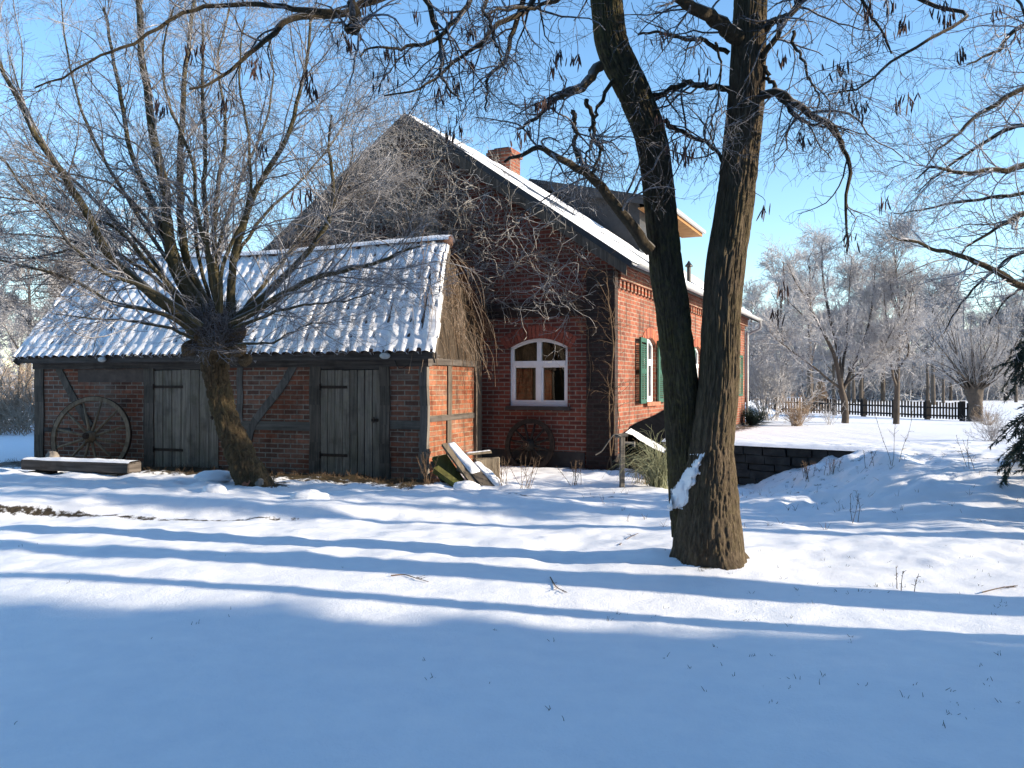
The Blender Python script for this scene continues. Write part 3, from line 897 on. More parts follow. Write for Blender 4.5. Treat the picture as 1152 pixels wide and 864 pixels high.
brace([(66, 414), (76, 434), (88, 456), (103, 480)], .16, 'timber')
brace([(332, 409), (318, 434), (296, 462), (284, 480), (278, 504)], .15, 'timber_grey')
for di, (a, b) in enumerate(doors):
    d = MB(); n = 7 if di == 0 else 8; w = (b - a) / n
    zt = 1.86 if di == 0 else 1.84
    for k in range(n):
        g0 = rnd.uniform(.004, .010)
        d.box(a + k * w + g0, a + (k + 1) * w - g0, -.018 + rnd.uniform(-.006, .006), .025, -.06 + rnd.uniform(-.03, .05), zt + rnd.uniform(-.01, .01))
    do = d.build('plank_door', M['door'], shed, jitter=.003)
    d = MB(); d.box(a, b, .03, .05, -.1, 1.9); d.build('door_lining', M['black'], do)
    for zz in (.32, 1.52):
        d = MB(); d.box(a + .02, a + (b - a) * .46, -.032, -.022, zz, zz + .05); d.tube([(a + .005, -.04, zz - .03), (a + .005, -.04, zz + .08)], .016, 6); d.build('hinge', M['iron'], do)
    d = MB(); d.box(b - .16, b - .03, -.035, -.024, .95, 1.0); d.tube([(b - .09, -.07, .93), (b - .09, -.07, 1.03)], .01, 6); d.build('latch', M['iron'], do)
    d = MB(); d.box(a, b, -.02, .06, zt + .02, PL0 + .0); d.build('lintel', M['timber_h'], shed)
# sun lit end wall: rail, posts and boarded gable
m = MB(); m.box(-.02, .02, .1, SD, .95, 1.05); m.build('timber_rail', M['timber_h'], shed)
m = MB(); m.box(-.02, .05, .05, SD, 1.93, 2.07); m.build('wall_plate', M['timber_h'], shed)
m = MB(); m.box(-.05, .055, SD - .12, SD + .16, -.1, 2.2); m.build('timber_post', M['timber'], shed)
m = MB(); m.box(-.02, .03, .80, .98, -.1, .948); m.box(-.02, .026, .84, 1.0, 1.052, 1.928); m.build('timber_post', M['timber'], shed)
m = MB(); y = -.1
RY, RZS = 1.30, 4.18
while y < SD + .1:
    w = rnd.uniform(.12, .2); y1 = y + w - rnd.uniform(.004, .014); mid = (y + y1) / 2
    zt = 2.05 + (RZS - 2.1) * (1 - abs(mid - RY) / (RY + .25)) - .02
    x0 = rnd.uniform(.0, .02) - max(0, zt - 2.6) * .16
    if zt > 2.1:
        m.hexa([(.035, y, 2.05 - rnd.uniform(0, .08)), (.06, y, 2.05), (.06, y1, 2.05), (.035, y1, 2.05), (x0 - .03, y, zt), (x0 + .0, y, zt), (x0 + .0, y1, zt), (x0 - .03, y1, zt)])
    y += w
m.build('gable_boards', M['board_dark'], shed, jitter=.006)
# roof of S tiles as real relief, snow bedded on it
TW, TR = .225, .33
XL, XR, EVZ = SL - .30, .30, 2.10


def roof_pt(s, t):
    """s 0..1 along, t 0..1 eave to ridge (front slope); trapezoid, slightly sagging"""
    xl = XL + .30 * t; xr = XR - .42 * t
    x = xl + (xr - xl) * s; y = -.25 + t * (RY + .25)
    z = EVZ + t * (RZS - EVZ) - .06 * np.sin(s * math.pi) * t + .05 * (1 - s) * t + .02 * np.sin(s * 9) * t
    return x, y, z


ns, ntt = 640, 110
S_, T_ = np.meshgrid(np.linspace(0, 1, ns), np.linspace(0, 1, ntt), indexing='ij')
x, y, z = roof_pt(S_, T_)
SLEN = math.hypot(RY + .25, RZS - EVZ)
row = T_ * SLEN / TR
col = (S_ * (XR - XL)) / TW + .16 * (_hash(np.floor(row), np.floor(row) * 3, np.floor(row) * 0 + 7) - .5) + .10 * (fbm(x * .7, T_ * 3, 3, 2) - .5)
cr = np.floor(col); rw = np.floor(row)
ph = col - cr; wave = .5 + .5 * np.cos(2 * math.pi * (ph - .25) + .5 * np.sin(2 * math.pi * ph))
fr = row - rw
tj = (_hash(cr, rw, cr * 0) - .5)
tile_h = .045 * wave + .034 * (1 - fr) + .026 * tj
x = x + sstep(.985, 1.0, S_) * .07 * (_hash(rw, rw * 0 + 3, rw * 0) - .6)
ny_, nz_ = -(RZS - EVZ) / SLEN, (RY + .25) / SLEN


def sheet(name, h, material, parent, attr=None):
    V = np.stack([x, y + ny_ * h, z + nz_ * h], -1).reshape(-1, 3); idx = np.arange(ns * ntt).reshape(ns, ntt)
    Q = np.stack([idx[:-1, :-1], idx[1:, :-1], idx[1:, 1:], idx[:-1, 1:]], -1).reshape(-1, 4)
    return link_mesh(name, V, Q, material, parent, True)


sroof = sheet('roof', tile_h, M['tile'], shed)
lumpn = fbm(x * 1.5, y * 2.2, 3, 4); smalln = fbm(x * 9, T_ * SLEN * 9, 1, 3)
# wind side of every roll is scoured at the tile lip
gap = np.exp(-(((ph - .60 + .12 * (smalln - .5)) / .10) ** 2)) * sstep(.50, .10, fr + .35 * (smalln - .5))
patchy = sstep(.50, .66, fbm(cr * .37 + 3, rw * .61, 5, 2) * .5 + .5 * _hash(cr + 5, rw + 2, cr * 0))
long_gap = np.exp(-(((ph - .60) / .085) ** 2)) * sstep(.66, .78, fbm(cr * .9, row * .33, 9, 2))
eave = (T_ < .035) * np.exp(-(((ph - .62) / .14) ** 2)) * .8
th = .050 + .055 * (lumpn - .35) + .022 * (smalln - .5) + .02 * (_hash(cr, rw, cr * 0 + 4) - .5) - .12 * gap * patchy - .12 * long_gap - .08 * eave
edge = np.minimum(np.minimum(S_ / .004, (1 - S_) / .004), np.minimum((T_ + .012) / .012, 9))
sn = .40 * tile_h + .55 * .034 + np.where(edge < 1, th * edge - .01 * (1 - edge), th)
sheet('snow', sn, M['snow'], sroof)
m = MB()   # back slope, ridge caps, verge boards
for k in range(1):
    c = [roof_pt(0, 1.0), roof_pt(1, 1.0)]
    m.poly([c[0], c[1], (XR, SD + .35, 2.5), (XL, SD + .35, 2.5)])
m.build('rear_slope', M['tile'], sroof)
m = MB()
for k in range(24):
    s0, s1 = k / 24, (k + .97) / 24
    a, b = np.array(roof_pt(s0, 1.0)), np.array(roof_pt(s1, 1.0)); up = np.array([0, .01, .0 + .015 * rnd.random()])
    m.tube([a + up, b + up + (0, 0, .015)], [.085, .10], 10)
m.build('ridge_tiles', M['tile'], sroof, True)
Vs = []
rs_ = np.linspace(0, 1, 260); sec = np.linspace(-1.25, 1.25, 9)
SS, CC = np.meshgrid(rs_, sec, indexing='ij'); rx, ry, rz = roof_pt(SS, np.ones_like(SS))
hh = .135 + .035 * fbm(rx * 3, CC * 2, 1, 3)
V = np.stack([rx, ry + .01 + np.sin(CC) * hh * 1.05, rz + np.cos(CC) * hh + .015 * fbm(rx * 1.2, CC, 4, 2)], -1).reshape(-1, 3)
idx = np.arange(260 * 9).reshape(260, 9)
link_mesh('ridge_snow', V, np.stack([idx[:-1, :-1], idx[1:, :-1], idx[1:, 1:], idx[:-1, 1:]], -1).reshape(-1, 4), M['snow'], sroof, True)
m = MB(); a, b = np.array(roof_pt(1, 0)), np.array(roof_pt(1, 1)); m.beam(a + (-.04, 0, -.10), b + (-.04, 0, -.10), .03, .16); 
a, b = np.array(roof_pt(0, 0)), np.array(roof_pt(0, 1)); m.beam(a + (.03, 0, -.09), b + (.03, 0, -.09), .03, .14); m.build('verge_board', M['timber'], shed)
for px, py in ((128.5, 411.5), (442.5, 404)):
    xx = sa(px); zz = 2.08
    m = MB(); m.tube([(xx, -.245, zz - .005), (xx, -.29, zz - .005)], .05, 12)
    bl = m.build('wall_lamp', M['black'], shed)
    o = blob('lamp_glass', (xx, -.30, zz - .005), .10, .05, .055, M['lampglass'], bl, rough=.02, n=10)
# little chain lump: hanging cable under the right lamp
m = MB(); m.tube(catmull([(sa(446), -.06, 2.0), (sa(452), -.07, 1.86), (sa(462), -.06, 1.93)], 8), .006, 5); m.build('cable', M['black'], shed)

# ------------------------------------------------------------------ wagon wheels
def wheel(name, label, c, rad, lean, rz, key, nsp=12, group=None):
    w = thing(name, label, 'wagon wheel', c, rz, group); w.rotation_euler = (lean, 0, rz)
    # wheel plane = local xz
    th = np.linspace(0, 2 * math.pi, 49)
    m = MB(); pr = [(rad - .075, -.032), (rad, -.032), (rad, .032), (rad - .075, .032)]
    for a, b in zip(th[:-1], th[1:]):
        m.hexa([(r * math.cos(a), y, r * math.sin(a)) for r, y in pr] + [(r * math.cos(b), y, r * math.sin(b)) for r, y in pr])
    m.build('rim', M[key], w)
    m = MB()
    for a, b in zip(th[:-1], th[1:]):
        m.hexa([((rad + .001 + k) * math.cos(t), y, (rad + .001 + k) * math.sin(t)) for t in (a,) for k, y in ((0, -.03), (.012, -.03), (.012, .03), (0, .03))] +
               [((rad + .001 + k) * math.cos(b), y, (rad + .001 + k) * math.sin(b)) for k, y in ((0, -.03), (.012, -.03), (.012, .03), (0, .03))])
    m.build('iron_tyre', M['iron'], w)
    for k in range(nsp):
        t = 2 * math.pi * (k + .5) / nsp + .05
        m = MB(); m.tube([(.07 * math.cos(t), -.02, .07 * math.sin(t)), (rad * .4 * math.cos(t), -.01, rad * .4 * math.sin(t)), ((rad - .07) * math.cos(t), 0, (rad - .07) * math.sin(t))], [.03, .028, .02], 7)
        m.build('spoke', M[key], w, True)
    m = MB(); m.tube([(0, .10, 0), (0, .06, 0), (0, -.06, 0), (0, -.12, 0), (0, -.20, 0)], [.07, .105, .115, .09, .06], 14); hb = m.build('hub', M[key], w, True)
    m = MB(); m.tube([(0, -.17, 0), (0, -.205, 0)], [.068, .064], 12); m.tube([(0, -.2, 0), (0, -.23, 0)], .03, 8); m.build('hub_band', M['iron'], hb)
    return w


a = sa(122); wc = SHED_O + SU * a + SV * -.42
wheel('wagon_wheel', 'large pale twelve-spoked wagon wheel leaning on the shed behind the log bench', (wc[0], wc[1], .58), .78, R(-9), R(-3), 'wheelwood')
u = gu(601); wc = HOUSE_O + HU * u + HV * -.22
wheel('wagon_wheel', 'small dark wagon wheel leaning on the house wall below the white window', (wc[0], wc[1], .42), .50, R(-8), -HOUSE_A, 'wheeldark')

# ------------------------------------------------------------------ log bench at the left
bd = 14.7
ba, bb = P(28, 525, bd + .5), P(156, 526, bd - .2)
bz = .23
bench = thing('log_bench', 'low bench of one squared beam on blocks with snow on top', 'bench', ((ba[0] + bb[0]) / 2, (ba[1] + bb[1]) / 2, 0), math.atan2(bb[1] - ba[1], bb[0] - ba[0]))
bl_ = np.linalg.norm((bb - ba)[:2]) / 2 * .94
m = MB(); m.box(-bl_, bl_, -.16, .16, .075, .25); m.build('beam', M['timber_h'], bench, bevel=.02, jitter=.008)
m = MB(); m.box(-bl_ - .012, -bl_ - .001, -.14, .14, .08, .235); m.build('end_grain', M['board'], bench)
for q in (-.72, .62):
    m = MB(); m.box(q * bl_ - .2, q * bl_ + .2, -.14, .14, -.2, .058); m.build('support', M['timber'], bench, jitter=.015)
sx_ = np.linspace(-bl_ + .01, bl_ - .01, 60); sy_ = np.linspace(-.15, .15, 10); A_, B_ = np.meshgrid(sx_, sy_, indexing='ij')
hz_ = .25 + (.045 * (1 - (B_ / .155) ** 4)) * (.5 + fbm(A_ * 3, B_ * 3, 1, 3)) - .006
idx = np.arange(600).reshape(60, 10)
link_mesh('snow', np.stack([A_, B_, hz_], -1).reshape(-1, 3), np.stack([idx[:-1, :-1], idx[1:, :-1], idx[1:, 1:], idx[:-1, 1:]], -1).reshape(-1, 4), M['snow'], bench, True)

# stone by the shed corner, snowy slab and stones at the willow's foot, lumps of snow
def stone(name, px, py, d, rx, ry, rz, key, label, seed, cat='stone', dz=0, group=None):
    p = P(px, py, d); o = blob(name, (p[0], p[1], gz(p[0], p[1]) + dz), rx, ry, rz, M[key], seed=seed, rough=.32, n=16); tag(o, label, cat, group); return o


st = stone('stone_block', 59, 512, 15.6, .12, .12, .14, 'stone', 'grey stone with a snow cap at the left end of the bench', 3, dz=.22)
stone('snowy_slab', 241, 538, 13.4, .30, .22, .10, 'snow', 'flat snow-covered slab beside the foot of the leaning willow', 5, 'slab', dz=.08)
stone('broken_brick', 279, 544, 13.0, .10, .09, .09, 'redstone', 'reddish broken brick at the foot of the leaning willow', 8, 'brick', dz=.05)
stone('field_stone', 292, 546, 12.95, .07, .07, .09, 'stone', 'pale upright stone beside the broken brick at the willow foot', 9, dz=.05)
stone('snow_lump', 241, 562, 11.3, .17, .14, .11, 'snow', 'rounded lump of snow on the bank right of the leaning willow', 12, 'snow lump', dz=.0)
stone('snow_lump', 349, 566, 11.1, .26, .17, .09, 'snow', 'wide lump of snow on the bank below the right shed door', 14, 'snow lump', dz=.0)

# ------------------------------------------------------------------ boards and stump at the shed corner
def board(px0, py0, d0, px1, py1, d1, w, t, key, label, snow=0.0, name='leaning_board', seg=(0, 1), roll=(0, -.3, 1)):
    a, b = P(px0, py0, d0), P(px1, py1, d1); c = (a + b) / 2
    o = thing(name, label, 'board', tuple(c), 0, 'boards leaning at the shed corner')
    m = MB(); m.beam(a - c, b - c, w, t, roll); m.build('plank', M[key], o, jitter=.006)
    if snow:
        n = 24; s = np.linspace(seg[0], seg[1], n); dv = norm((b - a)[None])[0]; sd = norm(np.cross(dv, np.array(roll, float))[None])[0]; up = np.cross(sd, dv)
        W = np.linspace(-.5, .5, 8); SS, WW = np.meshgrid(s, W, indexing='ij')
        hgt = t / 2 + snow * (1 - (2 * WW) ** 4) * (.4 + fbm(SS * 5, WW * 3, px0, 3)) * np.clip(np.minimum(SS - seg[0], seg[1] - SS) * 20, 0, 1) - .004
        V = (a - c)[None, None] + SS[..., None] * (b - a) + WW[..., None] * w * .98 * sd + hgt[..., None] * up
        idx = np.arange(n * 8).reshape(n, 8)
        link_mesh('snow', V.reshape(-1, 3), np.stack([idx[:-1, :-1], idx[1:, :-1], idx[1:, 1:], idx[:-1, 1:]], -1).reshape(-1, 4), M['snow'], o, True)
    return o


board(494, 514, 14.25, 524, 556, 13.55, .26, .05, 'mossy', 'mossy green board, leftmost of the boards leaning at the shed corner')
board(500, 500, 14.2, 541, 556, 13.4, .10, .06, 'board', 'pale split board leaning beside the mossy green one')
board(505, 500, 14.3, 556, 556, 13.4, .20, .07, 'timber', 'dark board with patchy snow leaning right of the pale split one', .05, seg=(.0, .62))
board(534, 522, 14.1, 572, 556, 13.4, .18, .06, 'timber', 'rightmost leaning board, wholly covered by snow, against the stump', .06)
board(487, 520, 14.2, 505, 552, 13.7, .09, .05, 'timber', 'short dark board half hidden behind the mossy green one')
board(490, 528, 13.9, 530, 557, 13.35, .12, .10, 'mossy', 'thick mossy beam lying lowest under the leaning boards')
board(515, 527, 14.0, 565, 551, 13.6, .09, .07, 'board', 'thin grey pole lying across the lower ends of the leaning boards')
stone('snowy_stone', 525, 553, 13.3, .22, .14, .09, 'snow', 'small snow-covered heap at the foot of the leaning boards', 17, 'snow lump', dz=.02)
p = P(546, 545, 14.3)
stump = thing('cut_stump', 'squared grey stump with a short plank on top behind the boards', 'stump', (p[0], p[1], 0), .2)
m = MB(); m.box(-.21, .21, -.18, .18, -.1, .36); m.build('block', M['board'], stump, bevel=.02, jitter=.03)
p = P(538, 510, 14.25)
o = board(524, 511, 14.2, 552, 508, 14.3, .16, .035, 'board', 'short plank lying flat on the squared stump', .02, name='short_plank', roll=(0, 0, 1))

# ------------------------------------------------------------------ standpost, tarp, grass tuft
p = P(700, 546, 13.35)
sp_ = thing('wooden_standpost', 'grey wooden water post with a stub tap before the house corner', 'post', (p[0], p[1], gz(p[0], p[1])), .1)
zt = .82
m = MB(); m.box(-.04, .04, -.04, .04, -.15, zt); m.build('post', M['timber_grey'], sp_, bevel=.01, jitter=.008)
m = MB(); m.tube([(.04, 0, zt - .12), (.19, -.02, zt - .13)], .022, 8); m.tube([(.185, -.02, zt - .10), (.185, -.02, zt - .18)], .02, 8); m.build('tap', M['stone'], sp_)
m = MB(); m.tube(catmull([(-.03, -.06, zt - .02), (-.14, -.07, zt + .02), (-.24, -.06, zt - .10), (-.34, -.05, zt - .24), (-.44, -.06, zt - .30)], 14), .011, 6); m.tube([(-.12, -.03, zt - .01), (.08, -.03, zt + .01)], .03, 7); m.build('hose', M['timber_grey'], sp_)
a, b, c_, d_ = P(709, 497, 14.9), P(752, 456, 17.0), P(770, 470, 16.4), P(716, 520, 14.5)
# tarp over the cellar hatch, built against the side wall
n = 18; u_, v_ = np.meshgrid(np.linspace(0, 1, n), np.linspace(0, 1, n), indexing='ij')
tx = .06 + 1.15 * u_; ty = .55 + 4.0 * v_
tz = 1.12 - .62 * u_ + .10 * (fbm(u_ * 4, v_ * 6, 2, 3) - .5) - .42 * (1 - v_) ** 2 * 1.0 - .1 * np.sin(v_ * 3.1)
tzb = tz - .55 * sstep(.9, 1.0, u_) - .45 * sstep(.08, 0, v_)
tarp = thing('tarpaulin', 'black tarpaulin with a snow fold sloping over the cellar hatch beside the house', 'tarpaulin', (HOUSE_O[0], HOUSE_O[1], 0), -HOUSE_A)
idx = np.arange(n * n).reshape(n, n); QQ = np.stack([idx[:-1, :-1], idx[1:, :-1], idx[1:, 1:], idx[:-1, 1:]], -1).reshape(-1, 4)
link_mesh('sheet', np.stack([tx, ty, tzb], -1).reshape(-1, 3), QQ, M['tarp'], tarp, True)
sn_ = tz + .05 * sstep(.22, .5, u_ + .8 * (v_ - .45)) * sstep(.55, .68, v_) * sstep(1.0, .9, u_) - .03
link_mesh('snow', np.stack([tx, ty, sn_], -1).reshape(-1, 3), QQ, M['snow'], tarp, True)
m = MB(); m.box(.05, 1.15, .6, 4.5, -.2, .25); m.build('hatch', M['plinth'], tarp)


def tuft(name, label, cat, loc, n, h, spread, key, droop=.35, r=.004, seed=1, mat2=None):
    rs = np.random.RandomState(seed); t = thing(name, label, cat, loc)
    base = np.concatenate([rs.normal(size=(n, 2)) * spread * .22, np.zeros((n, 1))], 1)
    d = norm(np.concatenate([rs.normal(size=(n, 2)) * spread, np.ones((n, 1))], 1))
    out = np.empty((n, 8, 3)); out[:, 0] = base; ln = h * rs.uniform(.55, 1.1, n)
    for k in range(7):
        d = norm(d + np.array([0, 0, -droop * k / 7]) + rs.normal(size=(n, 3)) * .06); out[:, k + 1] = out[:, k] + d * (ln / 7)[:, None]
    V, Q = tubes(out, np.repeat(np.linspace(r, r * .3, 8)[None], n, 0), 3)
    link_mesh('blades', V, Q, M[key], t); return t


p = P(741, 541, 13.4); tuft('pampas_grass', 'pale green frosted grass tussock between standpost and twin trunk', 'grass tussock', (p[0], p[1], gz(p[0], p[1])), 300, 1.05, .30, 'grassgreen', .75, .0055, 3)
p = P(724, 541, 13.9); tuft('dry_weeds', 'thin dry weeds just right of the standpost', 'weeds', (p[0], p[1], gz(p[0], p[1])), 60, .8, .4, 'straw', .4, .003, 4)

# ------------------------------------------------------------------ retaining wall of dark stones
rw_ = thing('retaining_wall', 'dark dry-stone retaining wall under a snowy terrace behind the twin trunk', 'retaining wall', (W0[0], W0[1], 0), math.atan2(WD[1], WD[0]))
m = MB()
zb = -.25; r_ = 0
while zb < .56:
    h = rnd.uniform(.10, .17); x0 = .55 + (r_ % 2) * .12
    zt = min(zb + h, .57)
    while x0 < WLEN:
        w = rnd.uniform(.2, .52); x1 = min(x0 + w, WLEN + .05); f = rnd.uniform(-.035, .02)
        m.box(x0 + .008, x1 - .008, f, .34, zb + .006, zt - .006); x0 = x1
    zb = zt; r_ += 1
    if zt >= .569:
        break
m.build('stones', M['drystone'], rw_, bevel=.02, jitter=.012)
m = MB(); m.box(.56, WLEN + .03, .05, .36, -.3, .55); m.build('fill', M['black'], rw_)
n1, n2 = 160, 10; A_, B_ = np.meshgrid(np.linspace(.52, WLEN + .12, n1), np.linspace(0, 1, n2), indexing='ij')
yy = -.06 + B_ * .62 + .03 * (fbm(A_ * 2.5, B_ * 2, 1, 2) - .5)
zz = .575 + .055 * np.sin(np.clip(B_ * 3, 0, 1) * math.pi / 2) * (.6 + .8 * fbm(A_ * 2, B_ * 2, 6, 3)) - .012
zz = np.where(B_ < .02, .565, zz)
idx = np.arange(n1 * n2).reshape(n1, n2)
link_mesh('snow_cap', np.stack([A_, yy, zz], -1).reshape(-1, 3), np.stack([idx[:-1, :-1], idx[1:, :-1], idx[1:, 1:], idx[:-1, 1:]], -1).reshape(-1, 4), M['snow'], rw_, True)

# ------------------------------------------------------------------ twin trunk tree in front
D1 = 7.6
tree = thing('twin_trunk_tree', 'big bare tree of two fissured trunks standing in the snow, hung with seed pods', 'tree')


def flare_fn(S, th, rr):
    return np.exp(-S / .26) * (.055 + .14 * np.maximum(0, np.sin(th * 4 + .8 + np.sin(th * 2))) ** 2 * np.exp(-S / .22))


mp_ = [(797, 640), (796, 600), (797, 560), (800, 500), (808, 430), (812, 350), (816, 300), (823, 250), (830, 200), (836, 150), (840, 100), (842, 50), (844, 0), (846, -60), (850, -160), (862, -300), (880, -460)]
mr = [.30, .282, .250, .186, .172, .168, .168, .166, .165, .160, .152, .148, .142, .135, .12, .09, .05]
V, Q, rg = TV1, TQ1, _ = trunk_mesh([P(x, y, D1 + (.02 if y > 500 else .0)) for x, y in mp_], mr, 700, 230, amp=.019, cell=.0185, stretch=.30, seed=2, flare=flare_fn)
link_mesh('trunk', V, Q, M['bark'], tree, True, attr={'ridge': rg})
lp = [(782, 600), (776, 560), (770, 500), (766, 430), (757, 350), (749, 300), (739, 200), (730, 150), (711, 100), (689, 50), (682, 0), (676, -60), (660, -160), (630, -300), (600, -420)]
lr = [.22, .19, .160, .154, .150, .147, .140, .142, .145, .140, .135, .125, .11, .08, .04]
V, Q, rg = TV2, TQ2, _ = trunk_mesh([P(x, y, D1 + .15) for x, y in lp], lr, 640, 200, amp=.019, cell=.017, stretch=.22, seed=5)
link_mesh('trunk', V, Q, M['bark_moss'], tree, True, attr={'ridge': rg})


def px_limb(pts, d0, d1, r0, r1):
    n = len(pts); return ([P(x, y, d0 + (d1 - d0) * i / (n - 1)) for i, (x, y) in enumerate(pts)], r0, r1)


TL = [
    px_limb([(732, 282), (715, 250), (690, 222), (668, 198), (645, 183), (622, 172), (606, 172), (580, 182)], 7.6, 7.0, .058, .012),
    px_limb([(676, 74), (664, 98), (650, 116), (638, 127), (610, 148), (585, 168)], 7.6, 7.0, .048, .010),
    px_limb([(660, 112), (668, 145), (678, 175), (672, 200)], 7.55, 7.4, .022, .010),
    px_limb([(645, 124), (650, 150), (656, 180)], 7.4, 7.3, .024, .016),
    px_limb([(690, 90), (678, 130), (676, 165), (668, 195)], 7.7, 7.6, .020, .008),
    px_limb([(838, 52), (822, 42), (805, 20), (785, 5), (755, -14), (700, -50)], 7.6, 7.0, .085, .030),
    px_limb([(855, 38), (875, 22), (892, 8), (900, -20)], 7.6, 7.2, .040, .018),
    px_limb([(853, 108), (872, 102), (896, 118), (918, 130), (938, 142), (948, 170), (958, 196), (952, 235), (958, 280)], 7.5, 6.8, .042, .008),
    px_limb([(858, 75), (872, 92), (900, 125), (935, 140)], 7.5, 7.2, .022, .010),
    px_limb([(935, 137), (952, 134), (972, 141)], 7.0, 6.9, .010, .005),
    px_limb([(858, 68), (880, 40), (897, 10), (900, -30)], 7.5, 7.2, .028, .015),
    px_limb([(893, 35), (905, 58), (915, 76), (922, 92), (922, 120)], 7.3, 7.0, .016, .006),
    px_limb([(822, 103), (795, 98), (770, 97), (752, 103), (742, 112)], 7.6, 7.7, .030, .022),
    px_limb([(820, 60), (790, 52), (755, 46), (710, 46)], 7.6, 7.2, .022, .010),
    px_limb([(820, 190), (795, 158), (768, 138), (748, 120)], 7.6, 7.75, .016, .022),
    px_limb([(805, 48), (806, 90), (800, 140), (795, 180)], 7.4, 7.2, .012, .005),
    # high boughs crossing the top left of the view
    px_limb([(672, -90), (600, -60), (520, -35), (440, -10), (400, 4), (386, 14), (345, 20), (320, 27), (296, 48), (277, 62), (247, 80), (215, 95)], 7.3, 6.2, .048, .009),
    px_limb([(384, 14), (330, 12), (270, 10), (205, 12), (150, 40), (95, 70), (30, 98)], 6.5, 6.0, .024, .006),
    px_limb([(395, 2), (388, 28), (382, 24)], 6.5, 6.4, .035, .022),
    px_limb([(600, -60), (590, 0), (570, 50), (545, 80), (544, 120)], 7.0, 6.4, .028, .006),
    px_limb([(640, -80), (612, -20), (590, 10), (556, 38), (535, 60), (510, 72), (470, 95), (436, 110)], 7.1, 6.2, .030, .006),
    px_limb([(540, -40), (520, 10), (480, 40), (440, 50), (400, 66)], 6.9, 6.2, .026, .006),
    px_limb([(470, -25), (480, 30), (490, 70), (500, 95), (512, 120)], 6.8, 6.2, .026, .006),
    px_limb([(560, -45), (546, 20), (556, 50), (562, 80)], 6.8, 6.3, .020, .006),
    px_limb([(700, -60), (650, -20), (600, -2), (540, 10)], 7.2, 6.6, .030, .008),
    px_limb([(880, -80), (960, -40), (1040, -10), (1090, 0), (1060, 20), (1010, 50), (975, 80), (940, 82)], 7.2, 6.0, .022, .006),
    px_limb([(870, -90), (920, -50), (960, -20), (985, 20), (1000, 60)], 7.3, 6.8, .030, .006),
    px_limb([(880, -120), (960, -90), (1040, -60), (1110, -30), (1150, 30)], 7.3, 6.3, .034, .008),
    px_limb([(640, -100), (560, -110), (470, -90), (380, -60), (300, -40), (230, -20)], 7.2, 5.8, .04, .01),
    px_limb([(760, -20), (770, -60), (790, -140)], 7.2, 7.0, .05, .03),
]
LP, LR = limbs(TL, 26)
for p_, r0 in zip(LP, LR):
    V, Q = tubes(p_[None], r0[None], 9)
    link_mesh('limb', V, Q, M['limb'], tree, True)
rs = np.random.RandomState(21)
# crown above the frame, so the tree also makes its own shade
top = limbs([px_limb([(848, -120), (930 + 20 * k, -260 - 30 * k), (900 + 60 * math.sin(k * 2) * 3, -520)], 7.6 + .5 * math.sin(k), 7.6 + 2.4 * math.sin(k * 1.7), .06, .015) for k in range(7)] +
            [px_limb([(660, -140), (560 - 30 * k, -260 - 20 * k), (480 + 90 * math.sin(k * 2), -500)], 7.6, 7.6 + 2.4 * math.sin(k * 1.9), .05, .012) for k in range(6)], 26)
for p_, r0 in zip(*top):
    V, Q = tubes(p_[None], r0[None], 7)
    link_mesh('limb', V, Q, M['limb'], tree, True)
a1, r1 = grow(LP, LR, 10, .80, .8, .26, (0, 0, -.10), 8, .45, .15, rs=rs, rmin=.0032, rmax=.012)
t1, tr1 = grow(top[0], top[1], 12, 1.3, .8, .2, (0, 0, -.02), 8, .45, .1, rs=rs, rmin=.004, rmax=.014)
a2, r2 = grow(a1, r1, 6, .42, .75, .26, (0, 0, -.08), 6, .6, .12, rs=rs, rmin=.0022, rmax=.004)
a3, r3 = grow(a2, r2, 2, .20, .75, .25, (0, 0, -.05), 4, .7, .2, rs=rs, rmin=.0018, rmax=.0024)
t2, tr2 = grow(t1, tr1, 6, .6, .7, .25, (0, 0, -.05), 5, .6, .15, rs=rs, rmin=.0025, rmax=.004)
V, Q = join([(a1, r1), (a2, r2), (a3, r3), (t1, tr1), (t2, tr2)], [5, 3, 3, 4, 3])
o = link_mesh('twigs', V, Q, M['twig'], tree, True)
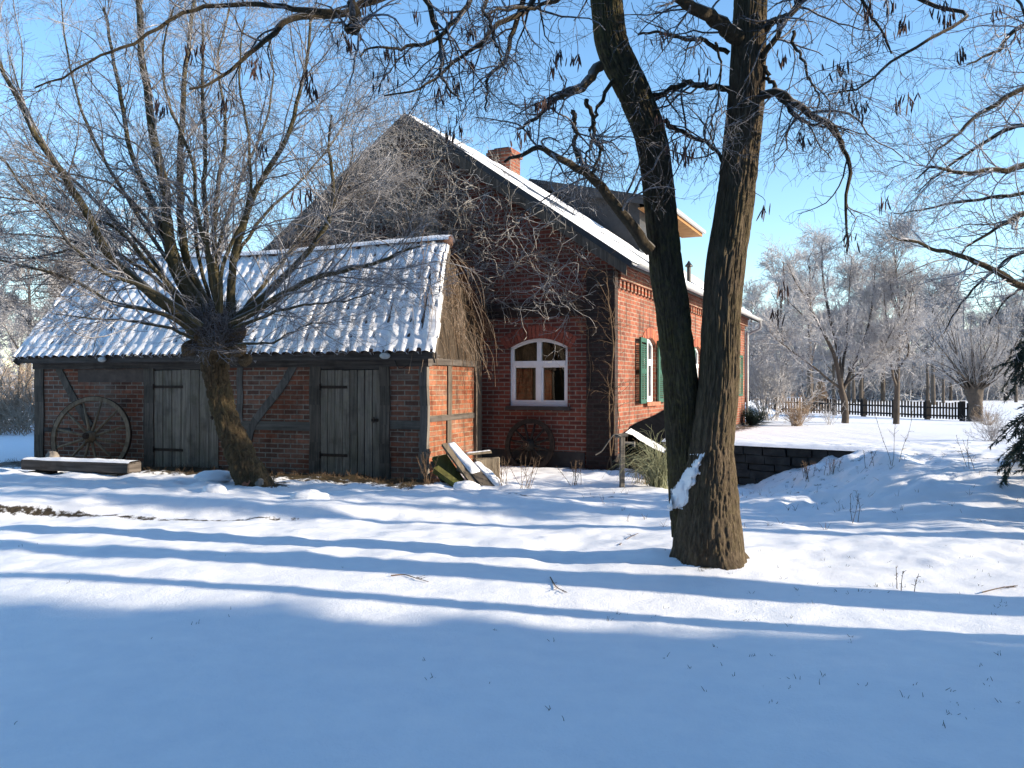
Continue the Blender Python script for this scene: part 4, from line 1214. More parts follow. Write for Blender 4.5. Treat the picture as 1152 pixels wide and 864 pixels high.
# hanging bunches of pods
podpix = [(404, 10), (345, 85), (352, 100), (288, 72), (215, 55), (228, 52), (178, 118), (252, 112), (296, 165), (330, 220), (350, 218), (432, 85), (440, 60), (455, 58), (528, 30), (530, 70), (513, 92), (492, 105), (630, 60), (650, 62), (622, 72), (606, 115), (618, 112), (580, 150), (592, 148), (505, 148), (515, 135), (500, 8), (742, 40), (792, 82), (775, 170), (765, 165), (952, 95), (960, 110), (968, 120), (945, 70), (995, 40), (1015, 22), (976, 8), (1000, 5), (1055, 10), (1068, 18), (1080, 60), (1028, 108), (1010, 110), (1122, 12), (1148, 38), (996, 225), (958, 268), (860, 235), (874, 352), (882, 320), (745, 130), (905, 150), (880, 60), (560, 20), (470, 12), (395, 45)]
prs = random.Random(5)
for i, (x_, y_) in enumerate(podpix):
    m = MB(); c = P(x_, y_, prs.uniform(6.2, 7.2)); npod = prs.randint(7, 15)
    sp0 = prs.uniform(.02, .045)
    m.tube(catmull([c + (prs.uniform(-.1, .1), prs.uniform(-.1, .1), .16), c + (0, 0, .08), c], 6), .0028, 4)
    for k in range(npod):
        q = c + np.array([prs.gauss(0, sp0), prs.gauss(0, sp0), prs.uniform(-.05, .05)]); ln = prs.uniform(.06, .115)
        tilt = np.array([prs.gauss(0, .2), prs.gauss(0, .2), -1]); tilt /= np.linalg.norm(tilt); an = prs.uniform(0, math.pi)
        sd = np.array([math.cos(an), math.sin(an), 0]); w = prs.uniform(.004, .0072)
        pr = [q, q + tilt * ln * .25 + sd * w, q + tilt * ln * .7 + sd * w * .9 + sd * .004, q + tilt * ln, q + tilt * ln * .7 - sd * w * .8, q + tilt * ln * .25 - sd * w]
        nv = np.cross(sd, tilt) * .0022
        m.prism(list(range(6)), lambda j, pr=pr, nv=nv: pr[j] + nv, lambda j, pr=pr, nv=nv: pr[j] - nv) if False else None
        b0 = len(m.v); m.v += [tuple(z + nv) for z in pr] + [tuple(z - nv) for z in pr]
        m.f += [[b0 + j for j in range(6)], [b0 + 11 - j for j in range(6)]] + [[b0 + j, b0 + 6 + j, b0 + 6 + (j + 1) % 6, b0 + (j + 1) % 6] for j in range(6)]
    m.build('seed_pods', M['pod'], tree)
# snow lodged in the fork
c = P(770, 530, D1 - .1)
from mathutils.bvhtree import BVHTree
bv = BVHTree.FromPolygons([tuple(v) for v in np.vstack([TV1, TV2])], np.vstack([TQ1, TQ2 + len(TV1)]).tolist())
ga, gb = 90, 34
path = catmull([P(785, 508, D1), P(778, 526, D1), P(769, 545, D1), P(761, 566, D1), P(757, 574, D1)], ga)
SS, WW = np.meshgrid(np.linspace(0, 1, ga), np.linspace(-1, 1, gb), indexing='ij')
px_ = path[:, None, 0] + WW * .085; pz_ = path[:, None, 2] + WW * .02
half = .22 + .55 * sstep(0, .5, SS) * (1 - .6 * sstep(.7, 1, SS))
mk = half - np.abs(WW + .25 * (fbm(SS * 4, SS * 0, 3, 2) - .5)) + .75 * (fbm(px_ * 22, pz_ * 22, 4, 4) - .5)
th_ = np.clip(mk * np.minimum(1, np.minimum(SS, 1 - SS) * 12), -.2, .5) * .085
hy = np.empty_like(px_)
for i in range(ga):
    for j in range(gb):
        h_ = bv.ray_cast(Vector((px_[i, j], D1 - 1.5, pz_[i, j])), Vector((0, 1, 0)))
        hy[i, j] = h_[0].y if h_[0] is not None else D1
for _ in range(2):
    hy[1:-1, 1:-1] = np.minimum(hy[1:-1, 1:-1], .25 * (hy[:-2, 1:-1] + hy[2:, 1:-1] + hy[1:-1, :-2] + hy[1:-1, 2:]))
hy = hy - th_ + .002
V = np.stack([px_, hy, pz_], -1).reshape(-1, 3); ii = np.arange(ga * gb).reshape(ga, gb)
Q = np.stack([ii[:-1, :-1], ii[1:, :-1], ii[1:, 1:], ii[:-1, 1:]], -1).reshape(-1, 4)
kq = (th_.ravel()[Q] > -.004).any(1); Q = Q[kq]
link_mesh('snow_in_fork', V, Q, M['snow'], tree, True)

# ------------------------------------------------------------------ pollard willow before the shed
DW = 12.95
willow = thing('pollard_willow', 'leaning pollard willow before the shed, its head a spray of frosted shoots', 'tree')
wp = [(287, 556), (283, 540), (272, 515), (258, 485), (248, 455), (243, 425), (243, 400), (244, 380), (246, 362)]
wr_ = [.27, .23, .20, .18, .175, .185, .22, .27, .20]
V, Q, rg = trunk_mesh([P(x, y, DW + .2) for x, y in wp], wr_, 200, 90, amp=.045, cell=.05, stretch=.13, seed=9, lump=.35,
                      flare=lambda S, th, rr: np.exp(-S / .15) * .08)
link_mesh('trunk', V, Q, M['bark_willow'], willow, True, attr={'ridge': rg})
for i, (bx_, by_, s) in enumerate(((222, 372, .17), (262, 372, .18), (244, 358, .18), (276, 405, .10), (214, 392, .13), (240, 384, .21), (268, 392, .13))):
    blob('burl', P(bx_, by_, DW + .1 + .08 * math.sin(i * 2)), s, s, s * 1.05, M['bark_willow'], willow, seed=i, rough=.4, n=16)
rs = np.random.RandomState(33)
WLm = [
    px_limb([(222, 372), (185, 340), (150, 310), (123, 283), (100, 235), (80, 198), (58, 165), (40, 137), (18, 95), (0, 50), (-15, 0)], 12.7, 11.6, .085, .018),
    px_limb([(236, 360), (212, 320), (197, 285), (190, 245), (186, 213), (176, 160), (167, 110), (160, 60), (157, 0), (155, -60)], 13.0, 12.6, .10, .035),
    px_limb([(240, 358), (215, 310), (203, 270), (201, 210), (204, 150), (207, 100), (212, 50), (218, -30)], 13.1, 13.4, .075, .025),
    px_limb([(232, 362), (205, 325), (190, 290), (178, 240), (150, 170), (138, 110), (128, 60), (118, 0)], 13.1, 13.0, .06, .02),
    px_limb([(262, 365), (263, 320), (266, 285), (276, 245), (290, 207), (308, 175), (320, 147), (330, 105), (337, 67), (342, 10)], 12.8, 12.4, .065, .018),
    px_limb([(248, 355), (236, 310), (230, 270), (228, 210), (228, 140), (226, 80), (228, 20)], 12.9, 12.6, .05, .018),
    px_limb([(250, 355), (244, 310), (242, 270), (248, 210), (256, 170), (258, 120), (250, 70), (262, 10)], 13.2, 13.8, .05, .015),
    px_limb([(258, 365), (275, 355), (310, 335), (350, 315), (390, 305), (420, 298), (450, 285), (474, 278)], 12.7, 12.0, .062, .015),
    px_limb([(262, 362), (290, 338), (320, 310), (345, 285), (362, 258), (372, 235), (374, 205), (370, 170), (372, 130)], 12.8, 12.6, .060, .016),
    px_limb([(366, 255), (378, 215), (388, 180), (396, 150)], 12.7, 12.6, .022, .008),
    px_limb([(262, 370), (300, 355), (340, 345), (380, 338), (420, 330)], 12.6, 11.8, .030, .008),
    px_limb([(218, 380), (190, 372), (150, 362), (110, 355), (60, 352)], 12.6, 12.0, .030, .008),
    px_limb([(218, 375), (180, 350), (130, 340), (80, 310), (30, 296), (0, 288), (-30, 285)], 12.6, 11.6, .040, .010),
    px_limb([(214, 370), (170, 330), (130, 312), (90, 290), (50, 298), (0, 300)], 12.8, 12.4, .036, .010),
    px_limb([(220, 365), (180, 320), (140, 288), (90, 272), (40, 262), (-10, 262)], 13.0, 12.6, .036, .010),
    px_limb([(222, 362), (175, 310), (130, 265), (80, 245), (30, 232), (-20, 220)], 12.9, 12.0, .040, .010),
    px_limb([(225, 360), (180, 300), (140, 255), (100, 245), (50, 235), (0, 242)], 13.2, 13.8, .034, .010),
    px_limb([(228, 358), (195, 290), (160, 240), (120, 205), (60, 195), (0, 205)], 13.3, 14.0, .034, .008),
    px_limb([(240, 352), (222, 290), (210, 230), (180, 190), (150, 160), (120, 150)], 13.3, 14.4, .034, .010),
    px_limb([(266, 360), (300, 310), (330, 265), (355, 240), (390, 215), (420, 205)], 13.1, 13.8, .034, .010),
    px_limb([(256, 350), (262, 300), (290, 250), (320, 220), (350, 190), (380, 150), (392, 110)], 13.2, 14.2, .036, .010),
    px_limb([(250, 350), (246, 280), (262, 220), (290, 150), (300, 90), (296, 30)], 13.3, 14.6, .036, .010),
    px_limb([(245, 352), (240, 300), (220, 240), (214, 180), (190, 120), (180, 60), (190, 10)], 12.6, 11.6, .036, .010),
    px_limb([(230, 362), (170, 300), (110, 230), (70, 190), (30, 120), (10, 60)], 13.4, 14.6, .04, .010),
    px_limb([(235, 360), (180, 280), (130, 200), (90, 120), (75, 60), (70, 0)], 13.4, 14.4, .04, .010),
    px_limb([(228, 366), (165, 325), (100, 300), (40, 240), (0, 190), (-30, 150)], 12.4, 11.2, .04, .010),
    px_limb([(248, 352), (255, 290), (280, 230), (282, 160), (270, 100), (275, 30)], 12.5, 11.6, .034, .010),
    px_limb([(268, 388), (300, 378), (340, 365), (375, 362)], 12.5, 12.0, .022, .006),
]
WP, WR = limbs(WLm, 26)
for p_, r0 in zip(WP, WR):
    V, Q = tubes(p_[None], r0[None], 9); link_mesh('limb', V, Q, M['limb_willow'], willow, True)
a1, r1 = grow(WP, WR, 24, 1.35, .62, .12, (0, 0, .02), 9, .4, .15, rs=rs, rmin=.0040, rmax=.014, tl=.15)
a2, r2 = grow(a1, r1, 7, .70, .60, .13, (0, 0, -.01), 7, .6, .12, rs=rs, rmin=.0028, rmax=.0055)
a3, r3 = grow(a2, r2, 5, .36, .6, .15, (0, 0, -.03), 5, .7, .15, rs=rs, rmin=.0022, rmax=.003)
# short spray round the head
hp = np.stack([catmull([P(243, 395, DW), P(243 + 50 * math.cos(t) * .35, 372 + 20 * math.sin(t), DW + .3 * math.sin(3 * t))], 6) for t in np.linspace(0, 6.28, 14)])
h1, hr1 = grow(hp, np.full(hp.shape[:2], .02), 20, .7, .9, .16, (0, 0, .05), 7, .4, .5, rs=rs, rmin=.004, rmax=.008)
h2, hr2 = grow(h1, hr1, 4, .35, .7, .18, (0, 0, 0), 5, .6, .2, rs=rs, rmin=.0026, rmax=.004)
def above(p, r, z):
    k = p[..., 2].min(1) > z; return p[k], r[k]


a1, r1 = above(a1, r1, 2.02); a2, r2 = above(a2, r2, 2.0); a3, r3 = above(a3, r3, 2.0); h1, hr1 = above(h1, hr1, 1.82); h2, hr2 = above(h2, hr2, 1.82)
V, Q = join([(a1, r1), (a2, r2), (a3, r3)], [5, 3, 3])
link_mesh('twigs', V, Q, M['twig_willow'], willow, True)
V, Q = join([(h1, hr1), (h2, hr2)], [4, 3])
link_mesh('head_sprouts', V, Q, M['twig'], willow, True)

# ------------------------------------------------------------------ climber on the gable
vine = thing('climbing_vine', 'leafless tangle of pale climber stems over the upper house gable', 'climbing plant', (HOUSE_O[0], HOUSE_O[1], 0), -HOUSE_A)
rs = np.random.RandomState(44)
def vine_pts(n, f):
    out = []
    while len(out) < n:
        x_ = rs.uniform(-GW + .3, .1); z_ = rs.uniform(2.9, 7.2)
        if z_ < roof_z(x_) - .15 and rs.rand() < f(x_, z_):
            out.append((x_, -rs.uniform(.03, .45), z_))
    return np.array(out)
dens = lambda x_, z_: min(1, .10 + 1.0 * math.exp(-((x_ + 4.6) / 1.9) ** 2) * (.35 + .65 * min(1, max(0, (z_ - 3.4) / 1.2))) + .22 * math.exp(-((x_ + .9) / .9) ** 2))
v0 = vine_pts(310, dens)
seedp = np.repeat(v0[:, None], 2, 1); seedp[:, 1] += rs.normal(size=(len(v0), 3)) * .05
s1, q1 = grow(seedp, np.full(seedp.shape[:2], .02), 3, 1.25, 1.2, .34, (0, -.015, -.02), 14, .35, 0, rs=rs, rmin=.0065, rmax=.012, tl=0)
s1[..., 1] = np.minimum(s1[..., 1], -.03) * 1.0; s1[..., 1] = np.maximum(s1[..., 1], -.75 + .1 * np.sin(s1[..., 0] * 9))
s2, q2 = grow(s1, q1, 4, .42, .9, .30, (0, -.03, -.04), 6, .6, .1, rs=rs, rmin=.0036, rmax=.005)
s2[..., 1] = np.minimum(s2[..., 1], -.02)
s3, q3 = grow(s2, q2, 1, .2, .8, .3, (0, -.02, 0), 4, .7, .2, rs=rs, rmin=.0026, rmax=.0034)
V, Q = join([(s1, q1), (s2, q2), (s3, q3)], [4, 3, 3])
link_mesh('stems', V, Q, M['twig_vine'], vine, True)
ct = [([(.02, -.14, -.05), (-.05, -.15, 1.0), (.03, -.16, 2.0), (-.04, -.15, 3.0), (-.1, -.2, 3.7)], .03, .016),
      ([(-.10, -.12, -.05), (.05, -.16, .8), (-.05, -.14, 1.7), (.05, -.15, 2.6), (-.3, -.18, 3.5), (-1.0, -.2, 4.2)], .024, .01),
      ([(.10, -.02, .0), (.09, .06, 1.2), (.08, .0, 2.2), (.09, .12, 3.2)], .018, .008),
      ([(-.5, -.13, 1.0), (-.42, -.14, 2.0), (-.6, -.14, 3.0), (-1.3, -.2, 3.9), (-2.2, -.25, 4.6)], .016, .01),
      ([(-2.2, -.25, 4.6), (-3.2, -.3, 4.9), (-4.4, -.3, 5.2), (-5.5, -.25, 4.9)], .016, .01)]
cp, cr_ = limbs(ct, 26)
b1, br1 = grow(cp, cr_ * .7, 22, .5, 1.0, .28, (0, -.02, -.06), 7, .4, .25, rs=rs, rmin=.003, rmax=.006, tl=0)
b2, br2 = grow(b1, br1, 3, .25, .9, .3, (0, 0, -.04), 5, .6, .1, rs=rs, rmin=.0025, rmax=.0035)
V, Q = join([(cp, cr_ * .55), (b1, br1), (b2, br2)], [7, 4, 3]); link_mesh('main_stem', V, Q, M['stalk'], vine, True)
# brushy stems hanging over the shed's end
dry = thing('dry_creeper', 'dry brown creeper hanging in strands over the sunlit shed end', 'climbing plant', (SHED_O[0], SHED_O[1], 0), -SHED_A)
n = 150; base = np.stack([rs.uniform(-.28, .05, n), rs.choice([.35, 1.15, 1.3, 2.0], n) + rs.normal(size=n) * .16, rs.uniform(2.5, 4.0, n)], -1)
d = norm(np.stack([rs.uniform(.0, .45, n), rs.normal(size=n) * .4, rs.uniform(-.6, .3, n)], -1)); out = np.empty((n, 11, 3)); out[:, 0] = base; ln = rs.uniform(.5, 1.7, n)
for k in range(10):
    d = norm(d + np.array([-.02, 0, -.28]) + rs.normal(size=(n, 3)) * .13); out[:, k + 1] = out[:, k] + d * (ln / 10)[:, None]
rad = np.repeat(np.linspace(.007, .003, 11)[None], n, 0)
e1, er1 = grow(out, rad, 3, .3, .7, .25, (0, 0, -.05), 5, .6, .2, rs=rs, rmin=.0025, rmax=.004)
V, Q = join([(out, rad), (e1, er1)], [4, 3]); link_mesh('strands', V, Q, M['creeper'], dry, True)

# ------------------------------------------------------------------ bare tree at the right edge (frame shows only its boughs)
edge_t = thing('frosted_tree', 'frosted bare tree whose boughs reach in from the right edge above the spruce', 'tree')
rs = np.random.RandomState(55)
V, Q, rg = trunk_mesh([(7.6, 9.3, -.2), (7.55, 9.3, 2), (7.7, 9.4, 4), (7.6, 9.5, 7), (7.8, 9.6, 10)], [.24, .2, .18, .13, .05], 160, 40, amp=.02, seed=4)
link_mesh('trunk', V, Q, M['bark'], edge_t, True, attr={'ridge': rg})
EL = [
    px_limb([(1330, 400), (1240, 362), (1152, 322), (1115, 300), (1081, 284), (1045, 275), (1009, 266)], 9.3, 8.6, .055, .010),
    px_limb([(1330, 120), (1230, 150), (1152, 183), (1120, 187), (1081, 193), (1050, 187), (1030, 200)], 9.3, 9.0, .05, .008),
    px_limb([(1340, 200), (1240, 210), (1152, 240), (1130, 250), (1095, 268), (1080, 285)], 9.3, 9.4, .04, .008),
    px_limb([(1340, 20), (1240, 60), (1152, 98), (1110, 125), (1070, 155), (1040, 190)], 9.3, 9.1, .045, .007),
    px_limb([(1330, 60), (1230, 110), (1152, 150), (1100, 175), (1060, 205), (1030, 230)], 9.4, 10.0, .04, .007),
    px_limb([(1340, -60), (1240, -10), (1152, 20), (1120, 50), (1085, 70)], 9.3, 9.0, .045, .008),
    px_limb([(1340, 250), (1230, 270), (1152, 280), (1110, 300), (1075, 330), (1050, 370)], 9.5, 10.2, .035, .006),
    px_limb([(1340, 180), (1240, 180), (1160, 215), (1110, 225), (1060, 232), (1015, 235)], 9.4, 9.8, .035, .006),
    px_limb([(1340, 300), (1260, 300), (1180, 310), (1130, 330), (1100, 360)], 9.5, 9.9, .035, .006),
    px_limb([(1330, -200), (1300, -300), (1250, -420), (1200, -520)], 9.5, 10.2, .08, .02),
    px_limb([(1340, -150), (1400, -280), (1480, -400)], 9.5, 10.2, .08, .02),
]
LP2, LR2 = limbs(EL, 26)
for p_, r0 in zip(LP2, LR2):
    V, Q = tubes(p_[None], r0[None], 8); link_mesh('limb', V, Q, M['limb'], edge_t, True)
a1, r1 = grow(LP2, LR2, 19, .85, .7, .18, (-.03, 0, .03), 8, .4, .15, rs=rs, rmin=.0038, rmax=.010, tl=.3)
a2, r2 = grow(a1, r1, 7, .45, .7, .2, (-.03, 0, .03), 6, .6, .12, rs=rs, rmin=.0026, rmax=.005)
a3, r3 = grow(a2, r2, 2, .24, .7, .2, (0, 0, .03), 4, .7, .15, rs=rs, rmin=.002, rmax=.003)
V, Q = join([(a1, r1), (a2, r2), (a3, r3)], [4, 3, 3]); link_mesh('twigs', V, Q, M['twig_edge'], edge_t, True)

# ------------------------------------------------------------------ spruce at the right edge
spr = thing('spruce_tree', 'dark green spruce with drooping boughs at the right edge of the lawn', 'tree', (7.55, 10.2, gz(7.55, 10.2)))
rs = np.random.RandomState(66)
m = MB(); m.tube([(0, 0, -.1), (0, 0, 3), (.05, 0, 7)], [.16, .12, .02], 10); m.build('trunk', M['bark_far'], spr, True)
nb = 150; zb_ = rs.uniform(.35, 6.6, nb); Lb = 1.75 * (1 - zb_ / 7.4) ** .8 + .1; az = rs.uniform(0, 2 * math.pi, nb)
d = norm(np.stack([np.cos(az), np.sin(az), np.full(nb, .28)], -1)); out = np.empty((nb, 9, 3)); out[:, 0] = np.stack([0 * az, 0 * az, zb_ + .25], -1)
for k in range(8):
    d = norm(d + np.array([0, 0, -.17]) + rs.normal(size=(nb, 3)) * .05); out[:, k + 1] = out[:, k] + d * (Lb / 8)[:, None]
rad = np.repeat(np.linspace(.022, .006, 9)[None], nb, 0)
w1, wr1 = grow(out, rad, 22, .36, .75, .1, (0, 0, -.16), 6, .5, .15, rs=rs, rmin=.003, rmax=.005, tl=.3)
V, Q = join([(out, rad), (w1, wr1)], [5, 3]); link_mesh('boughs', V, Q, M['bark_far'], spr, True)
# needles: thin blades all along the shoots
K = w1.shape[0]; per = 62; par = np.repeat(np.arange(K), per); t = rs.uniform(0, 5.999, len(par)); i = t.astype(int); f = (t - i)[:, None]
pp = w1[par, i] * (1 - f) + w1[par, i + 1] * f; dd = norm(w1[par, i + 1] - w1[par, i])
q = norm(rs.normal(size=pp.shape)); nd = norm(dd * .8 + q * .75); ln = rs.uniform(.045, .08, len(par))[:, None]
sd = norm(np.cross(nd, rs.normal(size=pp.shape))) * .0065
V = np.stack([pp - sd, pp + sd, pp + nd * ln], 1).reshape(-1, 3); link_mesh('needles', V, np.arange(len(V)).reshape(-1, 3), M['needle'], spr)

# ------------------------------------------------------------------ far garden: fence, young trees, shrubs
fa, fb = P(840, 463, 43), P(1092, 474, 36.3)
fpts = catmull([(fa[0], fa[1], 0), P(920, 465, 41.5) * (1, 1, 0), P(1000, 469, 39) * (1, 1, 0), (fb[0], fb[1], 0)], 80)
fen = thing('picket_fence', 'long dark picket fence at the far edge of the snowy garden', 'fence')
m = MB(); fh = .80
fpk = catmull(fpts[[0, 10, 20, 30, 40, 50, 60, 70, 79]], 78)
for p in fpk:
    for j in range(1):
        zg = gz(p[0], p[1])
        m.box(p[0] - .04, p[0] + .04, p[1] - .012, p[1] + .012, zg + .06, zg + fh + rnd.uniform(-.02, .02))
m.build('pickets', M['fence'], fen)
m = MB()
for z0 in (.2, .55):
    for k in range(79):
        p, q = fpts[k].copy(), fpts[k + 1].copy(); p[2] = gz(p[0], p[1]) + z0; q[2] = gz(q[0], q[1]) + z0; m.beam(p + (0, .03, 0), q + (0, .03, 0), .03, .07)
m.build('rails', M['fence'], fen)
for k in range(0, 80, 11):
    m = MB(); p = fpts[k]; zg = gz(p[0], p[1]); m.box(p[0] - .09, p[0] + .09, p[1] + .05, p[1] + .22, zg - .1, zg + fh + .06); m.build('post', M['fence'], fen)


def gen_tree(name, label, loc, H, trunk_r, fork, nl, spread, key_t, key_w, seed, dens=(14, 8, 3), up=.06, twr=.006, group=None, cat='tree', first=.3, lean=0):
    rs = np.random.RandomState(seed); t = thing(name, label, cat, loc, 0, group)
    tr = catmull([(0, 0, -.2), (.1 * rs.normal() * .5 + lean * .3, .05, H * .3), (.15 * rs.normal() + lean * .7, .1 * rs.normal(), H * .65), (.1 * rs.normal() + lean, 0, H * .97)], 20)
    trr = np.linspace(trunk_r, trunk_r * .12, 20) if fork > .9 else np.linspace(trunk_r, trunk_r * .25, 20)
    V, Q = tubes(tr[None], trr[None], 8); link_mesh('trunk', V, Q, M[key_t], t, True)
    l1, lr1 = grow(tr[None], trr[None], nl, H * spread, .75, .09, (0, 0, up), 12, .55, first, 1.0, .3, trunk_r * .1, .2, rs, tl=.5)
    V, Q = tubes(l1, lr1, 5); link_mesh('limbs', V, Q, M[key_t], t, True)
    b1, br1 = grow(l1, lr1, dens[0], H * spread * .42, .65, .14, (0, 0, up * .6), 7, .5, .15, 1, .5, twr * 1.4, .4, rs)
    b2, br2 = grow(b1, br1, dens[1], H * spread * .2, .6, .16, (0, 0, up * .3), 5, .6, .1, 1, .5, twr, .6, rs, rmax=twr * 1.6)
    pa = [(b1, br1), (b2, br2)]
    if dens[2]:
        b3, br3 = grow(b2, br2, dens[2], H * spread * .11, .6, .18, (0, 0, 0), 4, .7, .1, 1, .5, twr * .8, .7, rs, rmax=twr)
        pa.append((b3, br3))
    V, Q = join(pa, 3); link_mesh('crown', V, Q, M[key_w], t, True)
    return t


def far(px, py, d):
    p = P(px, py, d); return (p[0], p[1], gz(p[0], p[1]))


yt = thing('young_tree', 'young bare tree with a low fork before the picket fence', 'tree')
rs = np.random.RandomState(101)
zt0 = gz(*far(950, 476, 30)[:2])
tp, tq = limbs([([np.array([far(951, 476, 30)[0], 30, zt0 - .1]), P(950, 455, 30), P(947, 438, 30)], .13, .11)], 12)
V, Q = tubes(tp, tq, 9); link_mesh('trunk', V, Q, M['bark_far'], yt, True)
lp_, lq_ = limbs([px_limb([(948, 442), (938, 400), (920, 360), (900, 325), (886, 295)], 30, 29, .085, .015), px_limb([(947, 440), (944, 400), (934, 350), (928, 310), (926, 275)], 30, 31, .085, .015),
    px_limb([(948, 440), (960, 410), (974, 375), (982, 335), (985, 300)], 30, 30.5, .075, .013), px_limb([(947, 438), (930, 425), (905, 405), (880, 385), (868, 372)], 30, 29.3, .05, .012),
    px_limb([(948, 436), (970, 415), (992, 395), (1005, 370)], 30, 29, .05, .012), px_limb([(946, 430), (952, 390), (955, 340), (958, 290)], 30, 31.5, .06, .012)], 20)
V, Q = tubes(lp_, lq_, 6); link_mesh('limbs', V, Q, M['bark_far'], yt, True)
b1_, c1_ = grow(lp_, lq_, 22, 1.6, .7, .14, (0, 0, .05), 8, .45, .15, rs=rs, rmin=.010, rmax=.03)
b2_, c2_ = grow(b1_, c1_, 9, .75, .65, .16, (0, 0, .03), 6, .6, .1, rs=rs, rmin=.0075, rmax=.012)
b3_, c3_ = grow(b2_, c2_, 4, .38, .6, .18, (0, 0, 0), 4, .7, .1, rs=rs, rmin=.006, rmax=.008)
V, Q = join([(b1_, c1_), (b2_, c2_), (b3_, c3_)], 3); link_mesh('crown', V, Q, M['twig_far'], yt, True)
gen_tree('young_tree', 'slim upright bare tree with fine ascending shoots, right of the forked one', far(1008, 477, 30), 6.6, .12, 1, 30, .34, 'bark_far', 'twig_far', 102, (12, 7, 3), up=.12, twr=.006, first=.2)
gen_tree('garden_tree', 'tall thin bare tree beyond the fence behind the forked young tree', far(912, 470, 48), 8.5, .2, .6, 12, .38, 'bark_far', 'twig_far', 103, (12, 8, 3), twr=.011)
# far pollard
po = thing('far_pollard', 'thick-trunked pollard with long upright shoots at the end of the picket fence', 'tree', far(1096, 478, 36.2))
V, Q, rg = trunk_mesh([(0, 0, -.2), (.02, 0, .6), (-.02, 0, 1.2), (-.05, 0, 1.75)], [.38, .33, .36, .42], 60, 40, amp=.05, seed=3, lump=.3); link_mesh('trunk', V, Q, M['bark_far'], po, True, attr={'ridge': rg})
rs = np.random.RandomState(77)
po.scale = (.8, .8, .85)
hp = np.stack([catmull([(0, 0, 1.2), (.4 * math.cos(t), .35 * math.sin(t), 1.7)], 5) for t in np.linspace(0, 6.28, 12)])
p1, pr1 = grow(hp, np.full(hp.shape[:2], .09), 5, 4.4, .45, .05, (0, 0, .045), 12, .5, .5, rs=rs, rmin=.02, taper=.2, tl=.2)
p2, pr2 = grow(p1, pr1, 12, 1.3, .5, .1, (0, 0, .05), 7, .5, .1, rs=rs, rmin=.009)
p3, pr3 = grow(p2, pr2, 5, .6, .6, .14, (0, 0, .02), 5, .6, .1, rs=rs, rmin=.006, rmax=.009)
V, Q = tubes(p1, pr1, 5); link_mesh('limbs', V, Q, M['bark_far'], po, True)
V, Q = join([(p2, pr2), (p3, pr3)], 3); link_mesh('crown', V, Q, M['twig_far'], po, True)


def shrub(name, label, loc, H, n, spread, key, seed, r=.012, sub=(8, 5), wig=.1, droop=0.0):
    rs = np.random.RandomState(seed); t = thing(name, label, 'shrub', loc)
    base = np.concatenate([rs.normal(size=(n, 2)) * spread * H * .12, np.full((n, 1), -.05)], 1); d = norm(np.concatenate([rs.normal(size=(n, 2)) * spread, np.ones((n, 1))], 1))
    out = np.empty((n, 10, 3)); out[:, 0] = base; ln = H * rs.uniform(.6, 1.1, n)
    for k in range(9):
        d = norm(d + rs.normal(size=(n, 3)) * wig + np.array([0, 0, droop])); out[:, k + 1] = out[:, k] + d * (ln / 9)[:, None]
    rad = np.repeat(np.linspace(r, r * .3, 10)[None], n, 0)
    pa = [(out, rad)]; a, b = grow(out, rad, sub[0], H * .3, .6, .15, (0, 0, .03), 6, .6, .2, rs=rs, rmin=r * .35); pa.append((a, b))
    if sub[1]:
        a, b = grow(a, b, sub[1], H * .14, .6, .18, (0, 0, 0), 4, .7, .1, rs=rs, rmin=r * .28); pa.append((a, b))
    V, Q = join(pa, 3); link_mesh('stems', V, Q, M[key], t, True); return t


shrub('frosted_shrub', 'large grey many-stemmed shrub at the far corner of the house', far(862, 474, 32), 3.6, 26, .45, 'twig_far', 1, .022, (12, 8))
shrub('reddish_shrub', 'reddish brown fan-shaped shrub standing alone on the snow', far(897, 477, 28), 1.15, 70, .45, 'twig_brown', 2, .008, (6, 4))
shrub('small_shrub', 'small white-frosted shrub just left of the forked young tree', far(933, 474, 29), .95, 16, .4, 'twig_far', 3, .008, (6, 5))
shrub('evergreen_shrub', 'low dark green rounded shrub at the foot of the far house corner', far(846, 478, 28.5), .75, 60, .6, 'needle', 4, .012, (8, 6))
shrub('dry_shrub', 'low brown dry shrub right of the far pollard trunk', far(1112, 478, 30), .8, 40, .6, 'twig_brown', 5, .008, (6, 4))
shrub('grey_shrub', 'low grey frosted shrub beside the lower spruce boughs', far(1115, 470, 18), .75, 30, .6, 'twig_edge', 6, .006, (7, 5))
o = thing('wrapped_conifer', 'small reddish cone-shaped conifer behind the picket fence', 'tree', far(923, 460, 50))
rs = np.random.RandomState(4); n = 900; zz = rs.uniform(0, 1.7, n) ; rr = .55 * (1 - zz / 1.8) ; an = rs.uniform(0, 6.28, n)
pp = np.stack([rr * np.cos(an), rr * np.sin(an), zz], -1); nd = norm(np.stack([np.cos(an), np.sin(an), 0.9 + 0 * an], -1) + rs.normal(size=(n, 3)) * .4); sd = norm(np.cross(nd, rs.normal(size=(n, 3)))) * .05
V = np.stack([pp - sd, pp + sd, pp + nd * .22], 1).reshape(-1, 3); link_mesh('foliage', V, np.arange(len(V)).reshape(-1, 3), M['twig_brown'], o)
m = MB(); m.tube([(0, 0, -.1), (0, 0, 1.7)], [.06, .02], 6); m.build('trunk', M['bark_far'], o)

